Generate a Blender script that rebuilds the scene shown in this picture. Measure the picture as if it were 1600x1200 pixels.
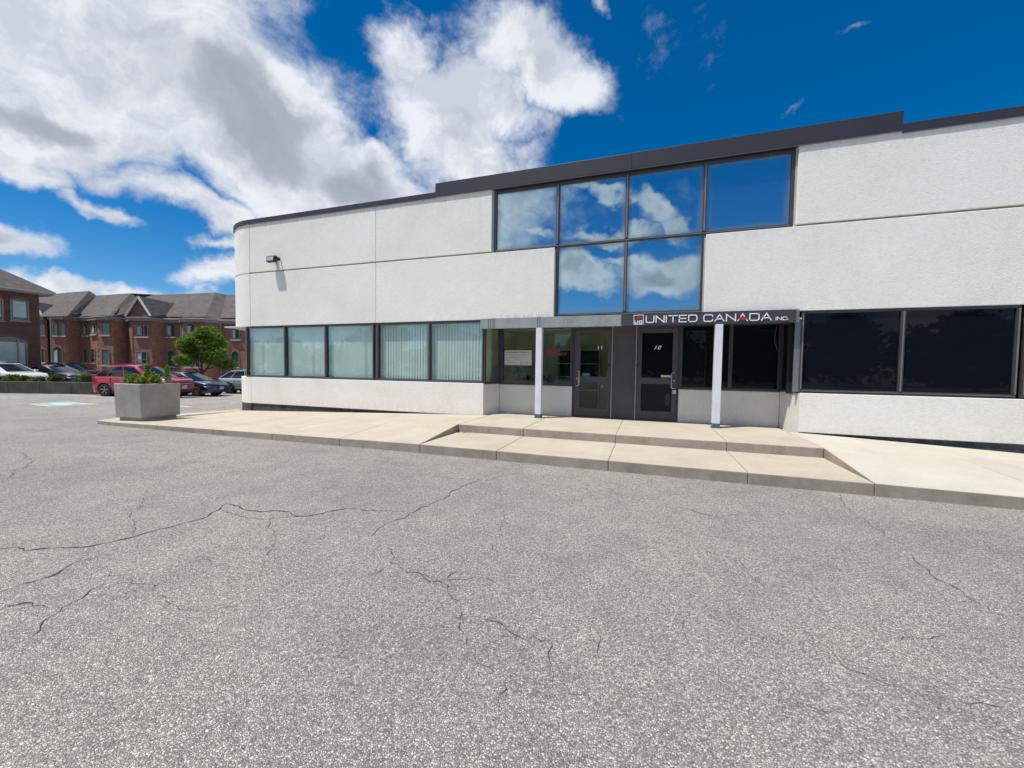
import bpy, bmesh, math, random
from mathutils import Vector, Matrix
random.seed(7)
S = bpy.context.scene
COL = S.collection
for o in list(bpy.data.objects): bpy.data.objects.remove(o)
R = math.radians

# ------------------------------------------------------------------ camera
EYE = Vector((0, 0, 1.56)); F = 615.5
yaw, pitch, roll = R(-18.774), R(-2.338), R(0.789)
fw = Vector((math.sin(yaw)*math.cos(pitch), math.cos(yaw)*math.cos(pitch), math.sin(pitch)))
rt = Vector((math.cos(yaw), -math.sin(yaw), 0)); up = rt.cross(fw)
r2 = math.cos(roll)*rt + math.sin(roll)*up; u2 = -math.sin(roll)*rt + math.cos(roll)*up
cam = bpy.data.objects.new('camera', bpy.data.cameras.new('camera')); COL.objects.link(cam)
cam.matrix_world = Matrix(((r2.x, u2.x, -fw.x, 0), (r2.y, u2.y, -fw.y, 0), (r2.z, u2.z, -fw.z, EYE.z), (0, 0, 0, 1)))
cam.data.sensor_width = 36; cam.data.lens = F/1600*36; cam.data.clip_end = 2000; cam.data.clip_start = 0.05
S.camera = cam
fh = Vector((math.sin(yaw), math.cos(yaw), 0))

def ray(px, py): return r2*((px-800)/F) + u2*((600-py)/F) + fw
def at_d(px, py, d): return EYE + ray(px, py)*d
def at_y(px, py, y): r = ray(px, py); return EYE + r*(y/r.y)
def at_z(px, py, z): r = ray(px, py); return EYE + r*((z-1.56)/r.z)

# ------------------------------------------------------------------ light
SUN = Vector((0.30, 0.25, -1.0)).normalized()          # direction the light travels
sd = bpy.data.lights.new('sun', 'SUN'); sd.energy = 4.2; sd.angle = R(0.53); sd.color = (1.0, 0.955, 0.89)
so = bpy.data.objects.new('sun', sd); COL.objects.link(so)
so.rotation_euler = SUN.to_track_quat('-Z', 'Y').to_euler(); so.location = (-20, -20, 60)
S.view_settings.view_transform = 'Standard'; S.view_settings.look = 'None'
S.view_settings.exposure = 0.34; S.view_settings.gamma = 1; S.view_settings.use_curve_mapping = False
S.cycles.max_bounces = 8; S.cycles.transparent_max_bounces = 12; S.cycles.caustics_reflective = False; S.cycles.caustics_refractive = False

# ------------------------------------------------------------------ node helpers
class NT:
    def __init__(s, t): s.t = t; s.n = t.nodes; s.l = t.links
    def new(s, typ, **k):
        n = s.n.new(typ)
        for a, v in k.items(): setattr(n, a, v)
        return n
    def setin(s, n, i, v):
        if v is None: return
        if isinstance(v, bpy.types.NodeSocket): s.l.new(v, n.inputs[i])
        else: n.inputs[i].default_value = v
    def math(s, op, a, b=None, c=None, clamp=False):
        n = s.new('ShaderNodeMath', operation=op, use_clamp=clamp)
        for i, v in enumerate((a, b, c)): s.setin(n, i, v)
        return n.outputs[0]
    def vm(s, op, a, b=None, out=0):
        n = s.new('ShaderNodeVectorMath', operation=op)
        s.setin(n, 0, a)
        if b is not None: s.setin(n, 1, b)
        return n.outputs[out]
    def scale(s, a, f):
        n = s.new('ShaderNodeVectorMath', operation='SCALE'); s.setin(n, 0, a); n.inputs['Scale'].default_value = f; return n.outputs[0]
    def noise(s, vec, scale, detail=4, rough=.55, dist=0, col=False):
        n = s.new('ShaderNodeTexNoise'); s.setin(n, 'Vector', vec)
        n.inputs['Scale'].default_value = scale; n.inputs['Detail'].default_value = detail
        n.inputs['Roughness'].default_value = rough; n.inputs['Distortion'].default_value = dist
        return n.outputs['Color' if col else 0]
    def mr(s, v, a, b, c=0., d=1., smooth=True):
        n = s.new('ShaderNodeMapRange', interpolation_type='SMOOTHSTEP' if smooth else 'LINEAR'); s.setin(n, 0, v)
        for i, q in enumerate((a, b, c, d)): n.inputs[i+1].default_value = q
        return n.outputs[0]
    def mix(s, f, a, b, blend='MIX'):
        n = s.new('ShaderNodeMix', data_type='RGBA', blend_type=blend)
        s.setin(n, 0, f); s.setin(n, 6, a if isinstance(a, bpy.types.NodeSocket) else (*a, 1)); s.setin(n, 7, b if isinstance(b, bpy.types.NodeSocket) else (*b, 1))
        return n.outputs[2]
    def ramp(s, v, stops, interp='LINEAR'):
        n = s.new('ShaderNodeValToRGB'); cr = n.color_ramp; cr.interpolation = interp
        while len(cr.elements) < len(stops): cr.elements.new(.5)
        for e, (p, c) in zip(cr.elements, stops): e.position = p; e.color = (*c, 1) if len(c) == 3 else c
        s.setin(n, 0, v); return n.outputs[0]

# ------------------------------------------------------------------ world: Nishita sky + clouds laid out by direction
W = bpy.data.worlds.new('World'); S.world = W; W.use_nodes = True
w = NT(W.node_tree); w.n.clear()
sky = w.new('ShaderNodeTexSky', sky_type='NISHITA'); sky.sun_disc = False
sky.sun_elevation = math.asin(-SUN.z); sky.sun_rotation = math.atan2(-SUN.x, -SUN.y)
sky.altitude = 1500; sky.air_density = 1.0; sky.dust_density = 0.15; sky.ozone_density = 2.5
DIR = w.new('ShaderNodeTexCoord').outputs['Generated']
hs = w.new('ShaderNodeHueSaturation'); hs.inputs['Saturation'].default_value = 1.46; hs.inputs['Value'].default_value = 1.08; w.l.new(sky.outputs[0], hs.inputs['Color'])
wsum = w.vm('ADD', DIR, w.scale(w.vm('SUBTRACT', w.noise(DIR, 3.0, 3, .5, col=True), (.5, .5, .5)), .20))
wsum = w.vm('ADD', wsum, w.scale(w.vm('SUBTRACT', w.noise(DIR, 11.0, 4, .6, col=True), (.5, .5, .5)), .10))
def blob(px, py, rx, ry, ang, wt=1.0, flip=False):
    c = ray(px, py).normalized(); a = R(ang)
    e = ray(px+math.cos(a)*rx, py+math.sin(a)*rx).normalized(); m = ray(px-math.sin(a)*ry, py+math.cos(a)*ry).normalized()
    if flip:
        for v in (c, e, m): v.y = -v.y
    return (c, (e-c), (m-c), wt)
B = [blob(190, 80, 370, 190, 12, .80), blob(405, 200, 235, 120, 36, 1.12), blob(555, 280, 150, 75, 15, 1.), blob(60, 190, 190, 70, 5),
     blob(705, 205, 112, 105, 0, .8), blob(850, 98, 140, 68, 22, .76), blob(650, 85, 80, 55, 35, .52), blob(745, 245, 110, 70, 0, .66), blob(775, 175, 95, 60, 0, .62),
     blob(20, 255, 110, 40, 15, .7), blob(290, 305, 150, 34, 20, .6), blob(25, 372, 105, 36, 15, .75), blob(185, 338, 85, 17, 28, .45),
     blob(160, 462, 170, 20, 3, .55), blob(355, 425, 75, 30, -5, .5), blob(350, 368, 60, 14, 10, .4),
     blob(950, 12, 26, 20, 60, .25), blob(1245, 132, 60, 9, -38, .18), blob(1340, 50, 60, 10, -20, .14),
     blob(785, 345, 26, 44, 0, .75, True), blob(842, 374, 50, 14, 0, .5, True), blob(930, 308, 75, 14, 0, .5, True), blob(1010, 318, 50, 26, 10, .7, True),
     blob(1065, 345, 55, 18, 30, .5, True), blob(950, 365, 120, 18, -8, .6, True), blob(905, 425, 75, 38, 0, .85, True), blob(1045, 425, 95, 44, 0, .9, True), blob(990, 400, 110, 14, 0, .5, True),
     blob(640, 440, 100, 45, 0, .8, True), blob(480, 470, 200, 50, 0, .6, True), blob(1500, 480, 220, 40, 0, .6, True), blob(380, 190, 180, 100, 10, .7, True)]
for azd, eld, ra, re in ((75, 12, .5, .10), (100, 30, .45, .2), (140, 48, .4, .22), (-100, 25, .5, .2), (-120, 55, .4, .3), (-75, 70, .3, .25), (82, 62, .2, .12), (175, 62, .3, .2), (40, 6, .4, .07), (-150, 20, .35, .15)):
    c = Vector((math.sin(R(azd))*math.cos(R(eld)), math.cos(R(azd))*math.cos(R(eld)), math.sin(R(eld))))
    t = Vector((math.cos(R(azd)), -math.sin(R(azd)), 0)); B.append((c, t*ra, t.cross(c)*re, .7))
fld = None
for c, e, m, wt in B:
    ex = e.normalized(); mz = (m - ex*m.dot(ex)); ez = mz.normalized(); n_ = ex.cross(ez)
    mt = Matrix((ex, ez, n_)).transposed()
    mp = w.new('ShaderNodeMapping', vector_type='TEXTURE'); mp.inputs['Location'].default_value = c
    mp.inputs['Rotation'].default_value = mt.to_euler(); mp.inputs['Scale'].default_value = (e.length, mz.length, .6)
    w.l.new(wsum, mp.inputs['Vector'])
    ln = w.vm('LENGTH', mp.outputs[0], out=1)
    v = w.math('MULTIPLY', w.mr(ln, 1.25, 0.2, 0., 1., False), wt)
    fld = v if fld is None else w.math('MAXIMUM', fld, v)
fb = w.noise(w.vm('MULTIPLY', DIR, (1, 1, 1.35)), 6.0, 14, .64, .25)
fb2 = w.noise(w.vm('ADD', w.vm('MULTIPLY', DIR, (1, 1, 1.6)), (3, 5, 1)), 2.2, 5, .5, .3)
dens = w.math('ADD', fld, w.math('MULTIPLY', w.math('SUBTRACT', fb, .5), 1.05))
alpha = w.mr(dens, .09, .50)
thick = w.math('ADD', fld, w.math('MULTIPLY', w.math('SUBTRACT', fb2, .5), .5))
grey = w.mr(thick, .60, 1.0)
tex = w.noise(w.vm('MULTIPLY', wsum, (1, 1, 1.5)), 9.0, 8, .6, .3)
lit = w.mix(w.mr(tex, .36, .62), (5.6, 6.05, 6.9), (7.8, 8.1, 8.7))
dk = w.mix(w.mr(tex, .3, .7), (3.5, 3.85, 4.6), (4.1, 4.5, 5.2))
ccol = w.mix(grey, lit, dk)
final = w.mix(alpha, hs.outputs[0], ccol)
bg = w.new('ShaderNodeBackground'); w.l.new(final, bg.inputs[0]); bg.inputs[1].default_value = 0.085
w.l.new(bg.outputs[0], w.new('ShaderNodeOutputWorld').inputs[0])
W.cycles.sampling_method = 'MANUAL'; W.cycles.sample_map_resolution = 512

# ------------------------------------------------------------------ materials
MATS = {}
def base(name):
    m = bpy.data.materials.new(name); m.use_nodes = True; t = NT(m.node_tree); p = t.n['Principled BSDF']; MATS[name] = m; return m, t, p
def simple(name, col, rough=.5, metal=0., var=.0, vscale=4., bump=0., bscale=60., spec=.5, coat=0.):
    m, t, p = base(name); p.inputs['Base Color'].default_value = (*col, 1); p.inputs['Roughness'].default_value = rough
    p.inputs['Metallic'].default_value = metal; p.inputs['Specular IOR Level'].default_value = spec
    if coat: p.inputs['Coat Weight'].default_value = coat; p.inputs['Coat Roughness'].default_value = .03
    co = t.new('ShaderNodeTexCoord').outputs['Object']
    if var:
        n = t.noise(co, vscale, 6, .6)
        t.l.new(t.mix(t.mr(n, .3, .7), tuple(c*(1-var) for c in col), tuple(min(1, c*(1+var)) for c in col)), p.inputs['Base Color'])
    if bump:
        b = t.new('ShaderNodeBump'); b.inputs['Strength'].default_value = bump; b.inputs['Distance'].default_value = .01
        t.l.new(t.noise(co, bscale, 5, .6), b.inputs['Height']); t.l.new(b.outputs[0], p.inputs['Normal'])
    return m
def asphalt():
    m, t, p = base('asphalt'); co = t.new('ShaderNodeTexCoord').outputs['Object']
    cw = t.vm('ADD', co, t.scale(t.noise(co, 60, 2, .5, col=True), .012))
    def vor(sc, out='Color', feat='F1', rnd=1.0):
        v = t.new('ShaderNodeTexVoronoi', feature=feat); v.inputs['Scale'].default_value = sc; t.l.new(cw, v.inputs['Vector']); v.inputs['Randomness'].default_value = rnd
        return v
    v1 = vor(104); v2 = vor(200); ve = vor(104, feat='DISTANCE_TO_EDGE')
    s1 = t.new('ShaderNodeSeparateColor'); t.l.new(v1.outputs['Color'], s1.inputs[0])
    s2 = t.new('ShaderNodeSeparateColor'); t.l.new(v2.outputs['Color'], s2.inputs[0])
    stone = t.ramp(s1.outputs[0], [(0, (.16, .157, .153)), (.25, (.28, .275, .267)), (.6, (.41, .40, .385)), (.88, (.54, .53, .505)), (.95, (.48, .41, .35)), (1, (.66, .65, .62))])
    fine = t.ramp(s2.outputs[1], [(0, (.09, .09, .09)), (.5, (.28, .275, .265)), (1, (.58, .57, .55))])
    pick = t.mr(s1.outputs[2], .45, .5)
    c = t.mix(pick, fine, stone)
    gap = t.mr(ve.outputs['Distance'], .0, .12)
    c = t.mix(gap, (.135, .13, .125), c)
    big = t.noise(co, .35, 5, .6, .4); mid = t.noise(co, 2.3, 5, .65)
    c = t.mix(1.0, c, t.ramp(big, [(.3, (.86, .86, .87)), (.5, (1, 1, 1)), (.72, (1.12, 1.10, 1.06))]), 'MULTIPLY')
    c = t.mix(1.0, c, t.ramp(mid, [(.25, (.82, .82, .83)), (.5, (1, 1, 1)), (.75, (1.1, 1.09, 1.07))]), 'MULTIPLY')
    # tyre-polished and oily patches
    st = t.mr(t.noise(co, .9, 3, .5, .8), .66, .74)
    c = t.mix(t.math('MULTIPLY', st, .25), c, (.18, .18, .18))
    lane = t.mr(t.noise(t.vm('MULTIPLY', co, (.16, 1.1, 1)), 1.0, 4, .55, .6), .52, .72)
    c = t.mix(t.math('MULTIPLY', lane, .22), c, (.20, .195, .185))
    pale = t.mr(t.noise(co, .55, 6, .7, .5), .54, .74)
    c = t.mix(t.math('MULTIPLY', pale, .16), c, (.55, .53, .49))
    c = t.mix(1.0, c, (1.22, 1.175, 1.115), 'MULTIPLY')
    t.l.new(c, p.inputs['Base Color']); p.inputs['Roughness'].default_value = .88; p.inputs['Specular IOR Level'].default_value = .3
    b = t.new('ShaderNodeBump'); b.inputs['Strength'].default_value = .85; b.inputs['Distance'].default_value = .006
    h = t.math('ADD', t.math('MULTIPLY', t.mr(ve.outputs['Distance'], 0, .3), 1.0), t.math('MULTIPLY', s1.outputs[1], .8))
    t.l.new(h, b.inputs['Height']); t.l.new(b.outputs[0], p.inputs['Normal']); return m
asphalt()
def concrete(name, c0, c1, c2, sc=1.3, bump=.25, bs=140., rough=.85, streak=0.):
    m, t, p = base(name); co = t.new('ShaderNodeTexCoord').outputs['Object']
    n = t.noise(co, sc, 8, .65, .3); f = t.noise(co, 45, 4, .7)
    c = t.ramp(n, [(.28, c0), (.5, c1), (.72, c2)])
    c = t.mix(.35, c, t.ramp(f, [(.3, (.72,)*3), (.55, (1,)*3), (.75, (1.2,)*3)]), 'MULTIPLY')
    if streak:
        sn = t.noise(t.vm('MULTIPLY', co, (3.2, 3.2, .22)), 1.6, 6, .6)
        c = t.mix(t.math('MULTIPLY', t.mr(sn, .58, .78), streak), c, tuple(x*.45 for x in c1))
    t.l.new(c, p.inputs['Base Color']); p.inputs['Roughness'].default_value = rough
    b = t.new('ShaderNodeBump'); b.inputs['Strength'].default_value = bump; b.inputs['Distance'].default_value = .006
    t.l.new(t.noise(co, bs, 5, .6), b.inputs['Height']); t.l.new(b.outputs[0], p.inputs['Normal']); return m
concrete('slab_concrete', (.385, .335, .265), (.445, .39, .31), (.495, .44, .355), 1.4, .2, 160, streak=0)
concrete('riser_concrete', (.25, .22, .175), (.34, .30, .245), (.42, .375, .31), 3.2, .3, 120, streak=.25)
concrete('ramp_concrete', (.42, .39, .33), (.48, .45, .38), (.53, .50, .43), .9, .12, 260)
concrete('planter_concrete', (.25, .24, .21), (.32, .31, .275), (.38, .37, .335), 2.0, .3, 60, streak=.35)
concrete('retaining_concrete', (.045, .043, .036), (.075, .07, .06), (.11, .105, .09), 1.5, .5, 30, streak=.5)
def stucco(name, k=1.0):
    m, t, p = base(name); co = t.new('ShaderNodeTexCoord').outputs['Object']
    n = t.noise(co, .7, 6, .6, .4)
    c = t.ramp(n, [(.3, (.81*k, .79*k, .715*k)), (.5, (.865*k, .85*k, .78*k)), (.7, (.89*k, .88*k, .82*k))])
    g = t.noise(t.vm('MULTIPLY', co, (1, 1, 1.7)), 19, 6, .78)
    c = t.mix(.5, c, t.ramp(g, [(.32, (.74,)*3), (.5, (.99,)*3), (.66, (1.07,)*3)]), 'MULTIPLY')
    sp = t.noise(co, 160, 2, .5)
    c = t.mix(t.math('MULTIPLY', t.mr(sp, .66, .74), .5), c, (.42, .40, .36))
    st = t.noise(t.vm('MULTIPLY', co, (2.4, 2.4, .16)), 1.7, 6, .6)
    c = t.mix(t.math('MULTIPLY', t.mr(st, .62, .82), .2), c, (.42*k, .41*k, .38*k))
    sx = t.new('ShaderNodeSeparateXYZ'); t.l.new(co, sx.inputs[0]); X_, Z_ = sx.outputs[0], sx.outputs[2]
    gn = t.mr(t.noise(t.vm('MULTIPLY', co, (5, 5, 1.2)), 2.0, 6, .7), .38, .62)
    band = t.math('MULTIPLY', t.math('MULTIPLY', t.mr(Z_, 2.98, 2.80), t.mr(Z_, 2.78, 2.79)), t.math('MULTIPLY', t.mr(X_, -4.0, -3.5), t.mr(X_, -2.1, -2.5)))
    sill = t.math('MULTIPLY', t.math('MULTIPLY', t.mr(Z_, 4.15, 4.52), t.mr(Z_, 4.54, 4.52)), t.math('MULTIPLY', t.mr(X_, -3.9, -3.6), t.mr(X_, 3.2, 2.6)))
    foot = t.mr(Z_, .62, .28)
    cope = t.math('MULTIPLY', t.mr(Z_, 5.6, 6.1), .35)
    dirt = t.math('MULTIPLY', gn, t.math('MAXIMUM', t.math('MAXIMUM', t.math('MULTIPLY', band, 1.1), t.math('MULTIPLY', sill, .30)), t.math('MAXIMUM', t.math('MULTIPLY', foot, .28), cope)))
    c = t.mix(t.math('MULTIPLY', dirt, .45), c, (.26, .245, .215))
    t.l.new(c, p.inputs['Base Color']); p.inputs['Roughness'].default_value = .92; p.inputs['Specular IOR Level'].default_value = .25
    b = t.new('ShaderNodeBump'); b.inputs['Strength'].default_value = .55; b.inputs['Distance'].default_value = .016
    h = t.math('ADD', t.noise(t.vm('MULTIPLY', co, (1, 1, 1.9)), 34, 5, .62), t.math('MULTIPLY', t.noise(co, 110, 3, .6), .45))
    t.l.new(h, b.inputs['Height']); t.l.new(b.outputs[0], p.inputs['Normal']); return m
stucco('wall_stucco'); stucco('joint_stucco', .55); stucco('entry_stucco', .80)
def brick(name, c1, c2, mort, sc=1.0):
    m, t, p = base(name); uv = t.new('ShaderNodeTexCoord').outputs['UV']
    b = t.new('ShaderNodeTexBrick'); t.l.new(uv, b.inputs['Vector']); b.inputs['Color1'].default_value = (*c1, 1); b.inputs['Color2'].default_value = (*c2, 1); b.inputs['Mortar'].default_value = (*mort, 1)
    b.inputs['Scale'].default_value = 1; b.inputs['Brick Width'].default_value = .23*sc; b.inputs['Row Height'].default_value = .076*sc; b.inputs['Mortar Size'].default_value = .006*sc; b.inputs['Bias'].default_value = -.1
    n = t.noise(uv, 1.2, 6, .7)
    c = t.mix(.8, b.outputs[0], t.ramp(n, [(.3, (.72,)*3), (.5, (1,)*3), (.72, (1.25,)*3)]), 'MULTIPLY')
    t.l.new(c, p.inputs['Base Color']); p.inputs['Roughness'].default_value = .9
    bp = t.new('ShaderNodeBump'); bp.inputs['Strength'].default_value = .5; bp.inputs['Distance'].default_value = .008; t.l.new(b.outputs[1], bp.inputs['Height']); bp.invert = True
    t.l.new(bp.outputs[0], p.inputs['Normal'])
brick('red_brick', (.23, .088, .060), (.34, .145, .095), (.29, .225, .18))
brick('dark_brick', (.10, .040, .032), (.155, .060, .046), (.12, .09, .078))
def shingle():
    m, t, p = base('shingles'); uv = t.new('ShaderNodeTexCoord').outputs['UV']
    b = t.new('ShaderNodeTexBrick'); t.l.new(uv, b.inputs['Vector']); b.inputs['Color1'].default_value = (.085, .076, .070, 1); b.inputs['Color2'].default_value = (.13, .117, .108, 1); b.inputs['Mortar'].default_value = (.05, .045, .042, 1)
    b.inputs['Scale'].default_value = 1; b.inputs['Brick Width'].default_value = .33; b.inputs['Row Height'].default_value = .14; b.inputs['Mortar Size'].default_value = .010
    c = t.mix(.8, b.outputs[0], t.ramp(t.noise(uv, .8, 8, .7), [(.3, (.75,)*3), (.5, (1,)*3), (.7, (1.25,)*3)]), 'MULTIPLY')
    t.l.new(c, p.inputs['Base Color']); p.inputs['Roughness'].default_value = .95
shingle()
simple('dark_metal', (.043, .040, .050), .42, .0, .10, 3, .04, 30)
simple('fascia_metal', (.036, .033, .041), .45, .0, .12, .6, .05, 3)
simple('frame_metal', (.085, .078, .092), .38, .35, .12, 3)
simple('frame_light', (.24, .235, .25), .38, .4, .10, 3)
simple('door_metal', (.062, .057, .066), .5, .0, .10, 2, .03, 30)
simple('edge_strip', (.36, .35, .35), .35, .4, .1, 3)
simple('steel', (.62, .62, .63), .28, 1., .05)
simple('post_paint', (.72, .735, .78), .45, 0, .06, 3, .06, 25)
simple('post_blue', (.045, .13, .19), .6, 0, .4, 20)
simple('sign_dark', (.060, .056, .068), .40, 0, .12, 2)
simple('white_letter', (.86, .86, .90), .4)
simple('red_letter', (.48, .035, .035), .4)
simple('foundation', (.055, .062, .07), .85, 0, .4, 5, .5, 30)
simple('white_plastic', (.8, .8, .8), .4, 0, .05)
simple('paper', (.56, .58, .50), .7); simple('ink', (.045, .05, .045), .6); simple('ink_grey', (.20, .21, .18), .6)
simple('crack_dirt', (.040, .037, .034), .95, 0, .3, 30)
simple('blind_slat', (.82, .88, .83), .7, 0, .05, 2)
simple('room_dark', (.10, .11, .11), .9, 0, .2, 1.5); simple('room_wall', (.74, .77, .68), .9, 0, .10, .8); simple('room_floor', (.16, .15, .13), .5, 0, .2, 3); simple('black_matte', (.015, .016, .02), .5)
simple('trim_beige', (.25, .22, .195), .6, 0, .1, 2); simple('trim_white', (.46, .44, .42), .6, 0, .08, 2); simple('arch_or_sunlit_edge', (.25, .125, .085), .9, 0, .15, 2)
simple('teal_door', (.07, .12, .125), .5); simple('curtain', (.42, .48, .45), .8, 0, .1, 3)
simple('tyre', (.018, .018, .019), .85); simple('rim', (.42, .43, .45), .3, .9); simple('rim_dark', (.03, .03, .03), .5)
simple('black_trim', (.014, .014, .016), .45); simple('chrome', (.7, .7, .72), .15, 1.); simple('tail_red', (.30, .01, .01), .15, 0, coat=1.)
simple('head_lens', (.62, .66, .70), .08, .3, coat=1.); simple('plate', (.62, .66, .72), .4); simple('lamp_lens', (.42, .42, .38), .15)
simple('stall_paint', (.62, .62, .58), .8, 0, .3, 6); simple('blue_paint', (.17, .40, .47), .8, 0, .45, 5); simple('pale_paint', (.42, .58, .68), .8, 0, .3, 6); simple('yellow_paint', (.58, .52, .24), .8, 0, .3, 7)
simple('soil', (.05, .035, .022), .95, 0, .3, 20, .5, 40)
simple('bark', (.09, .07, .055), .9, 0, .3, 10, .6, 30); simple('grass', (.05, .085, .025), .95, 0, .35, 6, .6, 40)
for nm, c in (('paint_white', (.76, .77, .78)), ('paint_black', (.012, .012, .014)), ('paint_red', (.36, .014, .035)), ('paint_navy', (.010, .016, .040)), ('paint_silver', (.30, .33, .36)), ('paint_slate', (.045, .055, .07))):
    simple(nm, c, .32, .25 if nm in ('paint_silver', 'paint_slate', 'paint_navy') else 0., coat=1.)
def glassy(name, tint, gloss_col, lo, hi, rough=.0):
    m, t, p = base(name); t.n.remove(p)
    tr = t.new('ShaderNodeBsdfTransparent'); tr.inputs[0].default_value = (*tint, 1)
    gl = t.new('ShaderNodeBsdfGlossy'); gl.inputs['Color'].default_value = (*gloss_col, 1); gl.inputs['Roughness'].default_value = rough
    fr = t.new('ShaderNodeLayerWeight'); fr.inputs[0].default_value = .5
    mx = t.new('ShaderNodeMixShader'); t.l.new(t.mr(t.math('POWER', fr.outputs['Facing'], 5.), 0, 1, lo, hi, False), mx.inputs[0]); t.l.new(tr.outputs[0], mx.inputs[1]); t.l.new(gl.outputs[0], mx.inputs[2])
    t.l.new(mx.outputs[0], t.n['Material Output'].inputs[0])
glassy('clear_glass', (.93, .985, .975), (.9, .95, 1), .05, 1.)
glassy('entry_glass', (.88, .93, .87), (.9, .95, 1), .03, 1.)
def dark_glass(name, col, rough=.02, spec=.5):
    m, t, p = base(name); p.inputs['Base Color'].default_value = (*col, 1); p.inputs['Roughness'].default_value = rough; p.inputs['Specular IOR Level'].default_value = spec
    co = t.new('ShaderNodeTexCoord').outputs['Object']; b = t.new('ShaderNodeBump'); b.inputs['Strength'].default_value = .12; b.inputs['Distance'].default_value = .01
    t.l.new(t.noise(co, 1.1, 2, .5), b.inputs['Height']); t.l.new(b.outputs[0], p.inputs['Normal'])
dark_glass('tinted_glass', (.006, .008, .013), .025, .2)
dark_glass('car_glass', (.010, .013, .017), .03, .55)
dark_glass('house_glass', (.05, .075, .075), .04, .8)
def mirror_glass():
    m, t, p = base('mirror_glass'); t.n.remove(p)
    gl = t.new('ShaderNodeBsdfGlossy'); gl.inputs['Color'].default_value = (.46, .59, .65, 1); gl.inputs['Roughness'].default_value = .012
    df = t.new('ShaderNodeBsdfDiffuse'); df.inputs[0].default_value = (.20, .24, .23, 1)
    uv = t.new('ShaderNodeTexCoord').outputs['Generated']; sx = t.new('ShaderNodeSeparateXYZ'); t.l.new(uv, sx.inputs[0])
    ex = t.math('MINIMUM', sx.outputs[0], t.math('SUBTRACT', 1., sx.outputs[0])); ez = t.math('MINIMUM', sx.outputs[2], t.math('SUBTRACT', 1., sx.outputs[2]))
    e = t.math('MINIMUM', ex, ez)
    ob = t.new('ShaderNodeTexCoord').outputs['Object']
    nz = t.math('MULTIPLY', t.math('SUBTRACT', t.noise(ob, 1.7, 3, .5), .5), .08)
    f = t.mr(t.math('ADD', e, nz), .0, .085, .50, .07)
    # dusty film
    mx = t.new('ShaderNodeMixShader'); t.l.new(f, mx.inputs[0]); t.l.new(gl.outputs[0], mx.inputs[1]); t.l.new(df.outputs[0], mx.inputs[2])
    b = t.new('ShaderNodeBump'); b.inputs['Strength'].default_value = .10; b.inputs['Distance'].default_value = .02
    t.l.new(t.noise(ob, 1.3, 2, .5), b.inputs['Height']); t.l.new(b.outputs[0], gl.inputs['Normal'])
    t.l.new(mx.outputs[0], t.n['Material Output'].inputs[0])
mirror_glass()
def weathered():
    m, t, p = base('weathered_band'); co = t.new('ShaderNodeTexCoord').outputs['Object']
    n = t.noise(co, 1.6, 6, .6); st = t.noise(t.vm('MULTIPLY', co, (9, 9, .6)), 2.2, 5, .6)
    c = t.ramp(n, [(.3, (.235, .275, .265)), (.55, (.31, .35, .335)), (.75, (.38, .42, .41))])
    c = t.mix(t.math('MULTIPLY', t.mr(st, .55, .75), .55), c, (.13, .15, .16))
    t.l.new(c, p.inputs['Base Color']); p.inputs['Roughness'].default_value = .6
weathered(); simple('ghost_letter', (.325, .365, .35), .65)
def leaf(name, a, b_, c_):
    m, t, p = base(name); t.n.remove(p)
    oi = t.new('ShaderNodeTexCoord').outputs['Object']; n = t.noise(oi, 3.5, 4, .6); g = t.noise(oi, 23, 2, .5)
    c = t.ramp(t.math('ADD', t.math('MULTIPLY', n, .6), t.math('MULTIPLY', g, .4)), [(.32, a), (.5, b_), (.68, c_)])
    d = t.new('ShaderNodeBsdfPrincipled'); t.l.new(c, d.inputs['Base Color']); d.inputs['Roughness'].default_value = .8; d.inputs['Specular IOR Level'].default_value = .25
    tl = t.new('ShaderNodeBsdfTranslucent'); t.l.new(c, tl.inputs[0])
    mx = t.new('ShaderNodeMixShader'); mx.inputs[0].default_value = .35; t.l.new(d.outputs[0], mx.inputs[1]); t.l.new(tl.outputs[0], mx.inputs[2]); t.l.new(mx.outputs[0], t.n['Material Output'].inputs[0])
leaf('tree_leaf', (.055, .115, .015), (.135, .225, .03), (.28, .36, .07)); leaf('shrub_leaf', (.05, .09, .018), (.10, .155, .03), (.16, .21, .05)); leaf('dark_leaf', (.015, .03, .01), (.03, .05, .015), (.05, .08, .02))
leaf('planter_leaf', (.10, .19, .02), (.19, .32, .04), (.36, .46, .10)); simple('orange_petal', (.75, .19, .03), .6)

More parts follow.
